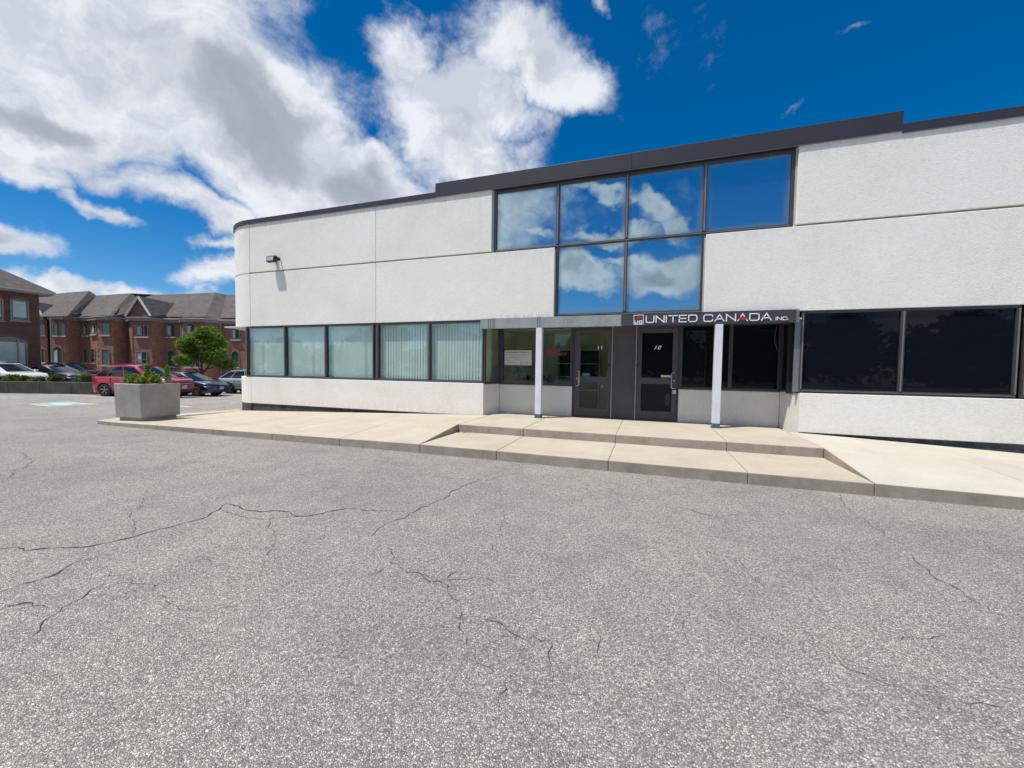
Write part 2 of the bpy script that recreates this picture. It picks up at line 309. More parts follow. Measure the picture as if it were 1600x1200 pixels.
# ------------------------------------------------------------------ mesh helpers
class MB:
    def __init__(s): s.v = []; s.f = []; s.m = []; s.mi = 0
    def poly(s, pts, mi=None):
        b = len(s.v); s.v += [tuple(p) for p in pts]; s.f.append(tuple(range(b, b+len(pts)))); s.m.append(s.mi if mi is None else mi); return s
    def hexa(s, p, mi=None):     # 8 pts: bottom 4 ccw, top 4 ccw
        b = len(s.v); s.v += [tuple(q) for q in p]
        for f in ((3, 2, 1, 0), (4, 5, 6, 7), (0, 1, 5, 4), (1, 2, 6, 5), (2, 3, 7, 6), (3, 0, 4, 7)):
            s.f.append(tuple(b+i for i in f)); s.m.append(s.mi if mi is None else mi)
        return s
    def box(s, x0, x1, y0, y1, z0, z1, mi=None):
        return s.hexa([(x0, y0, z0), (x1, y0, z0), (x1, y1, z0), (x0, y1, z0), (x0, y0, z1), (x1, y0, z1), (x1, y1, z1), (x0, y1, z1)], mi)
    def prism(s, ring, n, mi=None):   # ring of 3D pts extruded by vector n
        b = len(s.v); k = len(ring); n = Vector(n)
        s.v += [tuple(p) for p in ring] + [tuple(Vector(p)+n) for p in ring]
        q = s.mi if mi is None else mi
        s.f.append(tuple(b+i for i in reversed(range(k)))); s.m.append(q)
        s.f.append(tuple(b+k+i for i in range(k))); s.m.append(q)
        for i in range(k): j = (i+1) % k; s.f.append((b+i, b+j, b+k+j, b+k+i)); s.m.append(q)
        return s
    def bar(s, a, b_, r, mi=None, up=(0, 0, 1)):  # square bar between points
        a = Vector(a); b_ = Vector(b_); d = (b_-a).normalized(); u = Vector(up)
        if abs(d.dot(u)) > .95: u = Vector((1, 0, 0))
        x = d.cross(u).normalized()*r; y = d.cross(x).normalized()*r
        return s.hexa([a-x-y, a+x-y, a+x+y, a-x+y, b_-x-y, b_+x-y, b_+x+y, b_-x+y], mi)
    def tube(s, pts, r, k=8, mi=None):
        rings = []; pts = [Vector(p) for p in pts]; rr = r if isinstance(r, (list, tuple)) else [r]*len(pts)
        for i, p in enumerate(pts):
            d = (pts[min(i+1, len(pts)-1)]-pts[max(i-1, 0)]).normalized(); u = Vector((0, 0, 1)) if abs(d.z) < .9 else Vector((1, 0, 0))
            x = d.cross(u).normalized(); y = d.cross(x); b = len(s.v)
            s.v += [tuple(p+(x*math.cos(2*math.pi*j/k)+y*math.sin(2*math.pi*j/k))*rr[i]) for j in range(k)]; rings.append(b)
        q = s.mi if mi is None else mi
        for a, b in zip(rings, rings[1:]):
            for j in range(k): s.f.append((a+j, a+(j+1) % k, b+(j+1) % k, b+j)); s.m.append(q)
        s.f.append(tuple(rings[0]+j for j in range(k))); s.m.append(q); s.f.append(tuple(rings[-1]+j for j in reversed(range(k)))); s.m.append(q)
        return s
    def build(s, name, mats, parent=None, smooth=False, bevel=0, fix=True, uv=False, merge=False):
        me = bpy.data.meshes.new(name); me.from_pydata(s.v, [], s.f)
        mats = [mats] if isinstance(mats, str) else mats
        for mm in mats: me.materials.append(MATS[mm])
        me.polygons.foreach_set('material_index', s.m)
        if fix or merge:
            bm = bmesh.new(); bm.from_mesh(me)
            if merge: bmesh.ops.remove_doubles(bm, verts=bm.verts, dist=1e-4)
            if fix: bmesh.ops.recalc_face_normals(bm, faces=bm.faces)
            bm.to_mesh(me); bm.free()
        if uv:
            l = me.uv_layers.new(name='UVMap')
            for p in me.polygons:
                n = p.normal
                if abs(n.z) > .98: ax, ay = Vector((1, 0, 0)), Vector((0, 1, 0))
                else:
                    ax = Vector((-n.y, n.x, 0)).normalized(); ay = n.cross(ax)
                    if ay.z < 0: ay = -ay
                for li in p.loop_indices:
                    co = me.vertices[me.loops[li].vertex_index].co; l.data[li].uv = (co.dot(ax), co.dot(ay))
        if smooth: me.polygons.foreach_set('use_smooth', [True]*len(me.polygons))
        o = bpy.data.objects.new(name, me); COL.objects.link(o)
        if parent: o.parent = parent
        if bevel:
            b = o.modifiers.new('bevel', 'BEVEL'); b.width = bevel; b.segments = 2; b.limit_method = 'ANGLE'; b.angle_limit = R(40)
        return o
def tag(o, label=None, cat=None, group=None, kind=None):
    for k, v in (('label', label), ('category', cat), ('group', group), ('kind', kind)):
        if v: o[k] = v
    return o
def empty(name, loc=(0, 0, 0), label=None, cat=None, group=None, kind=None, rz=0):
    o = bpy.data.objects.new(name, None); COL.objects.link(o); o.location = loc; o.rotation_euler.z = rz; o.empty_display_size = .2
    return tag(o, label, cat, group, kind)
def copy_tree(o, parent=None):
    c = o.copy(); COL.objects.link(c)
    if parent is not None: c.parent = parent
    for ch in list(o.children): copy_tree(ch, c)
    return c

# ------------------------------------------------------------------ ground
def sst(t): t = max(0, min(1, t)); return t*t*(3-2*t)
def g(x, y): return -.27*sst((-x-12.5)/12) - .17*sst((y-13)/4)*sst((-x-14)/8)
def at_g(px, py, dz=0.):
    z = -.2
    for _ in range(25): p = at_z(px, py, z+dz); z = .5*z+.5*g(p.x, p.y)
    p.z = g(p.x, p.y)+dz; return p
xs = [-400, -250, -150, -100, -80, -60, -50] + [-45+i*.75 for i in range(48)] + [-8, -4, 0, 5, 10, 20, 40, 80, 150, 300, 400]
ys = [-400, -200, -100, -60, -30, -15, -8, -4, 0, 3] + [4+i*.75 for i in range(26)] + [25, 30, 40, 60, 90, 140, 220, 400]
mb = MB(); mb.v = [(x, y, g(x, y)) for y in ys for x in xs]; nx = len(xs)
for j in range(len(ys)-1):
    for i in range(nx-1): a = j*nx+i; mb.f.append((a, a+1, a+nx+1, a+nx)); mb.m.append(0)
tag(mb.build('parking_lot', 'asphalt', fix=False), kind='structure')

def crack(pts, w0):
    P = [at_z(x, y, 0) for x, y in pts]; Q = []
    for a, b in zip(P, P[1:]):
        n = max(2, int((b-a).length/.045))
        for i in range(n): Q.append(a.lerp(b, i/n))
    Q.append(P[-1]); n = len(Q); amp = 0; L = []; Rr = []; off = 0
    for i, q in enumerate(Q):
        d = (Q[min(i+1, n-1)]-Q[max(i-1, 0)]).normalized(); s_ = Vector((-d.y, d.x, 0))
        off = off*.7+random.uniform(-.028, .028); ww = w0*.72*random.choice((.3, .6, .8, 1.0, 1.35))*min(1, .15+min(i, n-1-i)/(.15*n+1))
        c = q+s_*off; L.append(c+s_*ww); Rr.append(c-s_*ww)
    m = MB()
    for i in range(n-1): m.poly([(p.x, p.y, g(p.x, p.y)+.004) for p in (Rr[i], Rr[i+1], L[i+1], L[i])])
    m.build('crack', 'crack_dirt', CR, fix=False, merge=True)
CR = empty('pavement_cracks', kind='structure')
for pts, w0 in [([(-40, 862), (37, 850), (50, 857), (80, 859), (125, 855), (155, 850), (200, 840), (235, 830), (280, 820), (320, 807), (345, 795), (357, 787), (385, 795), (425, 798), (465, 805), (505, 802), (545, 794), (590, 797), (637, 800)], .009),
    ([(345, 795), (352, 802), (400, 812), (440, 810), (470, 806)], .004),
    ([(570, 842), (590, 830), (620, 815), (665, 792), (700, 775), (730, 757), (780, 745)], .008), ([(780, 745), (812, 741), (850, 744)], .006),
    ([(-30, 930), (0, 925), (30, 915), (80, 900), (115, 885), (155, 867)], .009), ([(0, 950), (45, 945), (80, 950)], .006), ([(0, 1017), (40, 995), (100, 955), (145, 922), (192, 902)], .005),
    ([(590, 847), (607, 860), (605, 880), (640, 892), (695, 910), (700, 922), (725, 937), (735, 960), (732, 990), (732, 1030)], .004), ([(697, 907), (720, 892)], .004), ([(605, 880), (565, 905)], .003),
    ([(780, 1065), (778, 1090), (777, 1120)], .0035), ([(732, 1030), (760, 1050), (780, 1065)], .002), ([(170, 770), (187, 764)], .006), ([(0, 755), (20, 740), (50, 720), (90, 712)], .006), ([(50, 720), (30, 707)], .005),
    ([(1425, 865), (1445, 882), (1470, 907), (1500, 925), (1550, 955), (1600, 977)], .004), ([(1415, 1005), (1440, 997), (1465, 1000), (1467, 985)], .003), ([(1490, 1095), (1540, 1105), (1600, 1117)], .003),
    ([(1070, 793), (1120, 807), (1150, 825)], .005), ([(1120, 807), (1160, 802), (1190, 806)], .003), ([(865, 1080), (900, 1095), (932, 1100)], .003), ([(1250, 1095), (1280, 1110), (1320, 1120)], .003),
    ([(915, 755), (925, 775)], .005), ([(290, 880), (330, 872), (355, 882)], .003), ([(320, 960), (380, 945)], .002), ([(70, 1068), (80, 1045)], .003), ([(930, 1030), (952, 995)], .003), ([(390, 902), (420, 898)], .004),
    ([(530, 1030), (545, 1008)], .003), ([(640, 892), (690, 905), (740, 902), (790, 915)], .003), ([(780, 745), (790, 800), (770, 850), (800, 900)], .002), ([(735, 960), (800, 985), (860, 1000), (865, 1080)], .003), ([(1100, 860), (1160, 880), (1200, 920), (1290, 940)], .0025), ([(425, 798), (430, 850), (400, 902)], .0025), ([(200, 840), (215, 790), (240, 760)], .003), ([(1000, 930), (1060, 960), (1080, 1010)], .002), ([(150, 885), (230, 920), (320, 960)], .0025), ([(1280, 740), (1330, 800), (1425, 865)], .003), ([(640, 740), (700, 748), (760, 750)], .004), ([(20, 780), (70, 775)], .004), ([(1250, 980), (1330, 1050), (1420, 1075)], .0025)]:
    crack(pts, w0)

# painted marks far left
def flat(name, mat, quad, dz=.004, parent=None):
    m = MB(); P = [Vector(p) for p in quad]; n = 8
    for i in range(n):
        for j in range(4):
            def q(a, b): return P[0].lerp(P[1], a).lerp(P[3].lerp(P[2], a), b)
            c = [q(i/n, j/4), q((i+1)/n, j/4), q((i+1)/n, (j+1)/4), q(i/n, (j+1)/4)]
            m.poly([(p.x, p.y, g(p.x, p.y)+dz) for p in c])
    return m.build(name, mat, parent, fix=False)
pad = empty('accessible_parking_marking', kind='structure')
A, B_, C_, D_ = at_g(44, 631.5), at_g(78, 635.2), at_g(156, 631.5), at_g(105, 627.8)
flat('yellow_border', 'yellow_paint', (A, B_, C_, D_), .004, pad)
ctr = (A+B_+C_+D_)/4
flat('blue_field', 'blue_paint', [ctr+(p-ctr)*.80 for p in (A, B_, C_, D_)], .008, pad)
flat('white_symbol', 'pale_paint', [ctr+(p-ctr)*.42 for p in (A, B_, C_, D_)], .012, pad)
st = empty('stall_lines', kind='structure')
for a, b in (((100, 617.2), (178, 621)), ((36, 621), (0, 620.3)), ((230, 632), (300, 636))):
    p, q = at_g(*a), at_g(*b); s_ = Vector((0, .06, 0)); flat('painted_line', 'stall_paint', (p-s_, q-s_, q+s_, p+s_), .004, st)

# ------------------------------------------------------------------ sidewalk, steps
YK, YR, YW = 6.15, 7.68, 9.48
def zk(x): return .165 if x > -3.85 and x < 2.8 else (.165-.0085*(-3.83-x) if x < 0 else .165-.008*(x-2.77))
def zw(x): return .325 if -4.0 <= x <= 2.9 else (.325-.0345*(-4.0-x) if x < 0 else .325-.045*(x-2.9))
def yk(x): return 6.15 if x > -3.9 else 6.15-.02*(-3.9-x)
SW = empty('sidewalk', kind='structure')
J = .0028
def slab(x0, x1, mat='slab_concrete', rows=None, parent=None, yend=YW):
    """one bay of the ramped walk, kerb to wall, with its own kerb face"""
    m = MB(); a, b = x0+J, x1-J
    def row(x): return [(x, yk(x), zk(x)), (x, YR, zw(x)), (x, yend, zw(x))]
    la, lb = row(a), row(b); bev = .012
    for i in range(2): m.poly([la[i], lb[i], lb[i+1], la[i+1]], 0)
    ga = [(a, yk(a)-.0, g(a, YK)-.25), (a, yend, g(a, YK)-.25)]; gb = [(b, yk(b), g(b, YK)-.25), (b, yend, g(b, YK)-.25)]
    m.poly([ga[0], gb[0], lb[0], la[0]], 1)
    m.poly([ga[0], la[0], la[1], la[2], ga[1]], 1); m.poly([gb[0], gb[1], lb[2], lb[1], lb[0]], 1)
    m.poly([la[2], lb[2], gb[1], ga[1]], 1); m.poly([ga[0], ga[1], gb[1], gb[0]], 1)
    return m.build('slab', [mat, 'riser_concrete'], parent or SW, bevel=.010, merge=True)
for x0, x1 in ((-12.6, -10.8), (-10.8, -9.0), (-9.0, -7.3), (-7.3, -5.6), (-5.6, -3.83)): slab(x0, x1)
for x0, x1 in ((2.78, 4.62), (4.62, 6.6), (6.6, 8.6), (8.6, 10.6), (10.6, 12.6), (12.6, 14.6)): slab(x0, x1, 'ramp_concrete')
# rounded end slab
m = MB(); top = [(-12.6-J, yk(-12.6)), (-12.6-J, YW), (-13.30, YW), (-13.42, 8.1), (-13.40, 6.5), (-13.33, 6.22), (-13.12, 6.02)]
zt = [zk(-12.6), zw(-12.6), .0, .03, .07, .075, .08]
P = [(x, y, z) for (x, y), z in zip(top, zt)]; m.v += P + [(x, y, -.4) for x, y, z in P]; k = len(P)
m.f.append(tuple(range(k))); m.m.append(0)
for i in range(k): j = (i+1) % k; m.f.append((i, j, k+j, k+i)); m.m.append(1)
m.build('slab', ['slab_concrete', 'riser_concrete'], SW)
m = MB(); m.hexa([(-13.3, YW+.01, -.4), (-12.9, YW+.01, -.4), (-12.9, 30, -.8), (-15.9, 30, -.8), (-13.3, YW+.01, .0), (-12.9, YW+.01, .0), (-12.9, 30, -.25), (-15.9, 30, -.25)]); m.build('slab', 'slab_concrete', SW)
m = MB(); m.box(-14, -12.0, YW+.01, 12, -.4, -.02); m.build('slab', 'slab_concrete', SW)
ST = empty('entrance_steps', kind='structure')
jx = [-3.83, -2.35, -.51, 1.37, 2.78]
for a, b in zip(jx, jx[1:]):
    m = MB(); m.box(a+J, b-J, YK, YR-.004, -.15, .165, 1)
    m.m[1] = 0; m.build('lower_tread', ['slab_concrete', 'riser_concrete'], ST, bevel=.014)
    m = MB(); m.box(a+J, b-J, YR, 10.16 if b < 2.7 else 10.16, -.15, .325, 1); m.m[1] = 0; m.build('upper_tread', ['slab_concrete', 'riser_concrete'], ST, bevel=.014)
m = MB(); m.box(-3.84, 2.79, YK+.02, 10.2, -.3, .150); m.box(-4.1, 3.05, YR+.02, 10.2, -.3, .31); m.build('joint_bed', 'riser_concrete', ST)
m = MB()
for i in range(34):
    x = -3.65+random.gauss(0, .10); y = 7.58+random.gauss(0, .04); a = random.uniform(0, 6.28); r_ = random.uniform(.008, .025)
    m.poly([(x+r_*math.cos(a+t_), y+.6*r_*math.sin(a+t_), .168+random.uniform(0, .012)) for t_ in (0, 1.6, 3.1, 4.7)])
simple('dead_leaf', (.16, .04, .03), .8, 0, .5, 30)
tag(m.build('fallen_leaves', 'dead_leaf', fix=False), kind='stuff')

m = MB(); rg = random.Random(5)
for i in range(1500):
    if i < 1150: x = rg.uniform(-13, 8); y = 6.1-abs(rg.gauss(0, .16))-.01
    else: x = rg.uniform(-9, 6); y = rg.uniform(1.2, 6)
    r_ = rg.uniform(.003, .009); z = g(x, y)+.001; a = rg.uniform(0, 6.28)
    P = [(x+r_*math.cos(a+t_)*rg.uniform(.7, 1.2), y+r_*math.sin(a+t_)*rg.uniform(.7, 1.2), z) for t_ in (0, 1.57, 3.14, 4.71)]
    for k_ in range(4): m.poly([P[k_], P[(k_+1) % 4], (x, y, z+r_*.9)])
simple('grit', (.40, .385, .36), .9, 0, .4, 60); tag(m.build('loose_grit', 'grit', fix=False), kind='stuff')
simple('litter_leaf', (.13, .10, .05), .9, 0, .4, 20); m = MB()
for i in range(46):
    x = rg.uniform(-12, 5); y = 6.08-abs(rg.gauss(0, .12)); r_ = rg.uniform(.010, .022); a = rg.uniform(0, 6.28); z = g(x, y)+.006
    m.poly([(x+r_*math.cos(a+t_)*(1 if k_ % 2 else .5), y+r_*math.sin(a+t_)*(1 if k_ % 2 else .5), z+rg.uniform(0, .008)) for k_, t_ in enumerate((0, 1.57, 3.14, 4.71))])
tag(m.build('dry_leaf_litter', 'litter_leaf', fix=False), kind='stuff')
# ------------------------------------------------------------------ office building
OB = empty('office_building', (-4, 9.5, 0), 'white two-storey office building with dark fascia and rounded left corner', 'building')
def OBp(o): o.parent = OB; o.matrix_parent_inverse = OB.matrix_world.inverted(); return o
OB_INV = Matrix.Translation((4, -9.5, 0))
def ob(mbx, name, mats, **k):
    o = mbx.build(name, mats, **k); o.parent = OB; o.matrix_parent_inverse = OB_INV; return o
Y0 = 9.5
# backing core walls (dark joints show this)
m = MB()
m.box(-12.3, -3.80, 9.56, 9.75, 2.83, 6.12); m.box(2.76, 14, 9.56, 9.75, 2.83, 6.12)
m.box(-3.80, -2.16, 9.56, 9.75, 2.83, 4.45); m.box(1.12, 2.76, 9.56, 9.75, 2.83, 4.45)
m.box(-12.3, -4.1, 9.60, 9.75, .05, 1.12); m.box(3.1, 14, 9.60, 9.75, .05, 1.12)
ob(m, 'core_wall', 'joint_stucco')
m = MB(); m.box(-13.5, 14, 14.2, 30, -.4, 6.0); m.box(-13.5, -12.9, 12.5, 14.2, -.4, 6.0); m.box(13.8, 14, 9.8, 14.2, -.4, 6.0); ob(m, 'rear_wall', 'joint_stucco')
m = MB(); m.box(-12.3, 14, 9.76, 30, 6.0, 6.15); m.box(-14.0, -12.3, 11.5, 30, 6.0, 6.15); ob(m, 'roof_slab', 'dark_metal')
m = MB(); m.box(-12.5, 14, 9.76, 14.2, 2.62, 2.84); ob(m, 'ceiling', 'room_wall')
m = MB(); m.box(-12.5, -3.95, 9.80, 14.2, .0, .12); m.box(-3.95, 2.9, 10.30, 14.2, .2, .325); ob(m, 'floor', 'room_floor')
for bx in ((-4.15, -4.06, 9.70, 14.2, .1, 2.62), (-.45, -.36, 10.3, 14.2, .3, 2.62), (-12.45, -12.35, 9.75, 14.2, .1, 2.62), (-4.06, -.45, 12.3, 12.4, .3, 2.62)): ob(MB().box(*bx), 'partition', 'room_wall')
def panel(x0, x1, z0, z1, th=.07, y=Y0):
    m = MB(); m.box(x0, x1, y, y+th-.012, z0, z1); return ob(m, 'wall_panel', 'wall_stucco', bevel=.010)
g_ = .012
panel(-12.30+g_/2, -7.39-g_/2, 4.540, 6.11); panel(-7.39+g_/2, -3.84, 4.540, 6.11)
panel(-12.30+g_/2, -7.39-g_/2, 2.80, 4.50); panel(-7.39+g_/2, -2.18, 2.80, 4.50)
panel(2.79, 9.0, 4.540, 6.11); panel(9.01, 14, 4.540, 6.11); panel(1.15, 9.0, 2.80, 4.50); panel(9.01, 14, 2.80, 4.50)
# lower walls
panel(-12.30+g_/2, -4.02, .285, 1.145, .12); panel(2.98, 9.0, .325, 1.13, .12); panel(9.01, 14, .325, 1.13, .12)
def curved(name, mat, cx, r, z0, z1, a0=0, n=14, th=.08, y=Y0, par=True, inner=None):
    m = MB(); cy = y+r
    for i in range(n):
        t0, t1 = math.pi/2*i/n, math.pi/2*(i+1)/n
        def p(t, rr, z): return (cx-rr*math.sin(t), cy-rr*math.cos(t), z)
        ri = r-th
        m.hexa([p(t1, r, z0), p(t0, r, z0), p(t0, ri, z0), p(t1, ri, z0), p(t1, r, z1), p(t0, r, z1), p(t0, ri, z1), p(t1, ri, z1)])
    o = ob(m, name, mat, merge=True); return o
curved('corner_panel', 'wall_stucco', -12.30-g_/2, 2.0, 4.540, 6.11); curved('corner_panel', 'wall_stucco', -12.30-g_/2, 2.0, 2.80, 4.50)
curved('corner_core', 'joint_stucco', -12.30, 1.94, 2.83, 6.1)
curved('corner_panel', 'wall_stucco', -12.30, 1.3, .285, 1.145, th=.12)
curved('corner_foundation', 'foundation', -12.3, 1.27, -.3, .285, th=.12)
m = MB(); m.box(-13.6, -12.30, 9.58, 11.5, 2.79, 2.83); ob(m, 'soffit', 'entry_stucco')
# side walls beyond the curve
m = MB(); m.box(-14.3, -14.2, 11.5, 30, 2.80, 6.11); ob(m, 'side_wall', 'wall_stucco')
m = MB(); m.box(-13.6, -13.5, 10.8, 30, -.3, 1.145); ob(m, 'side_wall', 'wall_stucco')
m = MB(); m.box(-12.9, -12.8, 10.1, 30, 1.14, 2.8); ob(m, 'side_glass', 'tinted_glass')
# foundation strip
for bx in ((-12.3, -4.05, 9.53, 9.6, -.3, .283), (3.05, 14, 9.53, 9.6, -.3, .322)): ob(MB().box(*bx), 'foundation', 'foundation')
m = MB(); m.box(4.6, 4.95, 9.515, 9.529, .19, .225); ob(m, 'foundation_anchor', 'frame_light')
# parapet fascia
def fascia(x0, x1, z0, z1, y=9.468):
    m = MB(); m.box(x0, x1, y, 9.62, z0, z1); o = ob(m, 'fascia', 'fascia_metal', bevel=.004)
    m = MB(); m.box(x0, x1, y+.006, 9.499, z0-.016, z0-.002); ob(m, 'drip_edge', 'frame_light')
fascia(-12.30, -9.9, 6.09, 6.225); fascia(-9.895, -5.46, 6.09, 6.225); fascia(-5.455, -.43, 6.10, 6.45, 9.462); fascia(-.425, 4.42, 6.10, 6.45, 9.462); fascia(4.425, 9.3, 6.06, 6.22); fascia(9.305, 14, 6.06, 6.22)
curved('fascia', 'fascia_metal', -12.305, 2.035, 6.09, 6.225, th=.2, y=9.468)
m = MB(); m.box(-14.36, -14.2, 11.5, 30, 6.09, 6.225); ob(m, 'fascia', 'fascia_metal')
# upper glazing
m = MB(); m.box(-3.79, 2.76, 9.72, 9.9, 4.3, 6.1); m.box(-2.15, 1.12, 9.72, 9.9, 2.83, 4.3); ob(m, 'backing', 'black_matte')
WU = empty('window', (-.5, 9.6, 4.5)); WU.parent = OB; WU.matrix_parent_inverse = OB_INV
WU_INV = Matrix.Translation((.5, -9.6, -4.5))@OB_INV
def sub(mbx, name, mats, par, **k):
    o = mbx.build(name, mats, **k); o.parent = par
    o.matrix_parent_inverse = Matrix.Translation(par_loc(par)).inverted(); return o
def par_loc(par): return par['_w'] if '_w' in par else Vector((0, 0, 0))
WLOC = {}
def win(loc):
    e = empty('window', loc); e.parent = OB; e.matrix_parent_inverse = OB_INV; WLOC[e.name] = Vector(loc); return e
def wsub(mbx, name, mats, par, **k):
    o = mbx.build(name, mats, **k); o.parent = par; o.matrix_parent_inverse = Matrix.Translation(-WLOC[par.name]); return o
bpy.data.objects.remove(WU)
WU = win((-.5, 9.6, 2.9))
F_ = MB(); yf, yb = 9.575, 9.66
ux = [-3.77, -2.135, -.515, 1.11, 2.73]
F_.box(-3.80, 2.76, yf, yb, 6.02, 6.09); F_.box(-3.80, 2.76, yf, yb, 4.525, 4.585)
F_.box(-3.80, -3.735, yf-.002, yb, 4.585, 6.02); F_.box(2.70, 2.76, yf-.002, yb, 4.585, 6.02)
for x in ux[1:4]: F_.box(x-.036, x+.036, yf-.012, yb, 4.585, 6.02)
F_.box(-2.165, -2.10, yf-.002, yb, 2.86, 4.525); F_.box(1.075, 1.14, yf-.002, yb, 2.86, 4.525); F_.box(-.551, -.479, yf-.012, yb, 2.90, 4.525); F_.box(-2.10, 1.075, yf, yb, 2.83, 2.90)
wsub(F_, 'window_frame', 'frame_metal', WU, bevel=.004)
m = MB()
for x in ux[1:4]: m.box(x-.014, x+.014, yf-.022, yf-.0125, 4.60, 6.01)
m.box(-.529, -.501, yf-.022, yf-.0125, 2.91, 4.52)
m.box(-3.73, 2.69, yf-.014, yf-.001, 4.545, 4.558); m.box(-2.09, 1.07, yf-.014, yf-.001, 2.862, 2.875)
wsub(m, 'glazing_bead', 'frame_light', WU)
for i in range(4):
    m = MB(); a, b = ux[i]+.036, ux[i+1]-.036; t_ = random.choice((-.009, -.004, .005, .009))
    m.hexa([(a, 9.62, 4.585), (b, 9.62+t_, 4.585), (b, 9.63+t_, 4.585), (a, 9.63, 4.585), (a, 9.62, 6.02), (b, 9.62+t_, 6.02), (b, 9.63+t_, 6.02), (a, 9.63, 6.02)]); wsub(m, 'pane', 'mirror_glass', WU)
for a, b in ((-2.10, -.551), (-.479, 1.075)):
    m = MB(); m.box(a, b, 9.62, 9.63, 2.90, 4.525); wsub(m, 'pane', 'mirror_glass', WU)
# lower windows left, with vertical blinds
def lower_window(xa, xb, muls, glass, blinds, z0=1.16, z1=2.80):
    wv = win(((xa+xb)/2, 9.5, z0)); m = MB(); y0, y1 = 9.515, 9.60
    m.box(xa, xb, y0, y1, z1-.055, z1); m.box(xa, xb, y0, y1, z0-.012, z0+.045)
    m.box(xa, xa+.055, y0-.004, y1, z0+.045, z1-.055); m.box(xb-.055, xb, y0-.004, y1, z0+.045, z1-.055)
    for q in muls: m.box(q-.035, q+.035, y0-.010, y1, z0+.045, z1-.055)
    wsub(m, 'window_frame', 'frame_metal', wv, bevel=.004)
    m = MB()
    for q in [xa+.028, xb-.028]+list(muls): m.box(q-.010, q+.010, y0-.022, y0-.0105, z0+.05, z1-.06)
    m.box(xa+.01, xb-.01, y0-.012, y0-.001, z0+.012, z0+.024)
    wsub(m, 'glazing_bead', 'frame_light', wv)
    e = [xa+.055]+[k_ for q in muls for k_ in (q-.035, q+.035)]+[xb-.055]
    for a, b in zip(e[::2], e[1::2]):
        m = MB(); m.box(a, b, 9.548, 9.556, z0+.045, z1-.055); wsub(m, 'pane', glass, wv)
        if blinds:
            m = MB(); x = a+.03; k_ = 0
            while x < b-.02:
                aw = -R(blinds+random.uniform(-3, 3)) if random.random() > .03 else R(24); c_, s_ = math.cos(aw)*.0435, math.sin(aw)*.0435; lean = random.uniform(-.0015, .0015)
                m.hexa([(x-c_, 9.635-s_, z0+.05), (x+c_, 9.635+s_, z0+.05), (x+c_, 9.637+s_, z0+.05), (x-c_, 9.637-s_, z0+.05), (x-c_+lean, 9.635-s_, z1-.06), (x+c_+lean, 9.635+s_, z1-.06), (x+c_+lean, 9.637+s_, z1-.06), (x-c_+lean, 9.637-s_, z1-.06)])
                x += .089
            bl = wsub(m, 'vertical_blind', 'blind_slat', wv, fix=False); bl['kind'] = 'stuff'
    return wv
m = MB(); m.box(-12.4, -4.1, 9.74, 9.76, .6, 2.7); ob(m, 'dark_room_sheet', 'room_dark')  # dark sheet added behind the slats, stands for the unlit room
lower_window(-12.52, -7.46, (-10.845, -9.225), 'clear_glass', -6)
lower_window(-7.37, -4.03, (-5.66,), 'clear_glass', 8)
m = MB(); m.box(-7.45, -7.38, 9.535, 9.60, 1.15, 2.80); ob(m, 'window_joint', 'dark_metal')
lower_window(2.96, 6.24, (4.60,), 'tinted_glass', 0); lower_window(6.30, 9.6, (7.95,), 'tinted_glass', 0); lower_window(9.65, 13.0, (11.3,), 'tinted_glass', 0)
m = MB(); m.box(2.80, 14, 9.70, 9.75, 1.1, 2.8); ob(m, 'backing', 'black_matte')
m = MB(); m.box(-12.56, -12.50, 9.53, 9.62, 1.15, 2.80); ob(m, 'corner_post', 'frame_light')
# entrance recess
YB = 10.10
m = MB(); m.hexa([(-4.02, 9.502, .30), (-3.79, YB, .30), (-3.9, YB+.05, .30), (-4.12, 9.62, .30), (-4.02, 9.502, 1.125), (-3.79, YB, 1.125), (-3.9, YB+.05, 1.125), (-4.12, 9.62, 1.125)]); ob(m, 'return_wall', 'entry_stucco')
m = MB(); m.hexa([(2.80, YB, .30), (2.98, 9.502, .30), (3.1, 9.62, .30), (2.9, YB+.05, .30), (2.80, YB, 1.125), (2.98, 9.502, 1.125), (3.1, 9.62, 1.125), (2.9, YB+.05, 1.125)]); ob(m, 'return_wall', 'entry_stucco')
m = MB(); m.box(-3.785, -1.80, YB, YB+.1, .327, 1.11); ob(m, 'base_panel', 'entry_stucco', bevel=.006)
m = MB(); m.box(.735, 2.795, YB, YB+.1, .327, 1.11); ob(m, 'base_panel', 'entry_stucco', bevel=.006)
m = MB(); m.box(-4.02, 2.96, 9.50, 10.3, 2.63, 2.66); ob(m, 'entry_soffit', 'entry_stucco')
def entry_window(name, pts_frames, panes, glass):
    cx = sum(a+b for a, b in panes)/len(panes)/2; wv = win((cx, YB, 1.12)); m = MB()
    for a, b in pts_frames: m.box(a, b, YB+.0, YB+.07, 1.17, 2.60)
    x0 = min(min(a for a, b in pts_frames), min(a for a, b in panes)); x1 = max(max(b for a, b in pts_frames), max(b for a, b in panes))
    m.box(x0, x1, YB+.003, YB+.07, 2.60, 2.629); m.box(x0, x1, YB-.02, YB+.07, 1.115, 1.17)
    wsub(m, 'window_frame', 'dark_metal', wv, bevel=.003)
    for a, b in panes: m = MB(); m.box(a, b, YB+.03, YB+.038, 1.17, 2.60); wsub(m, 'pane', glass, wv)
entry_window('l', ((-3.79, -3.70), (-2.78, -2.70), (-1.86, -1.80)), ((-3.70, -2.78), (-2.70, -1.86)), 'entry_glass')
entry_window('r', ((.735, .80), (1.77, 1.85), (2.74, 2.80)), ((.80, 1.77), (1.85, 2.74)), 'tinted_glass')
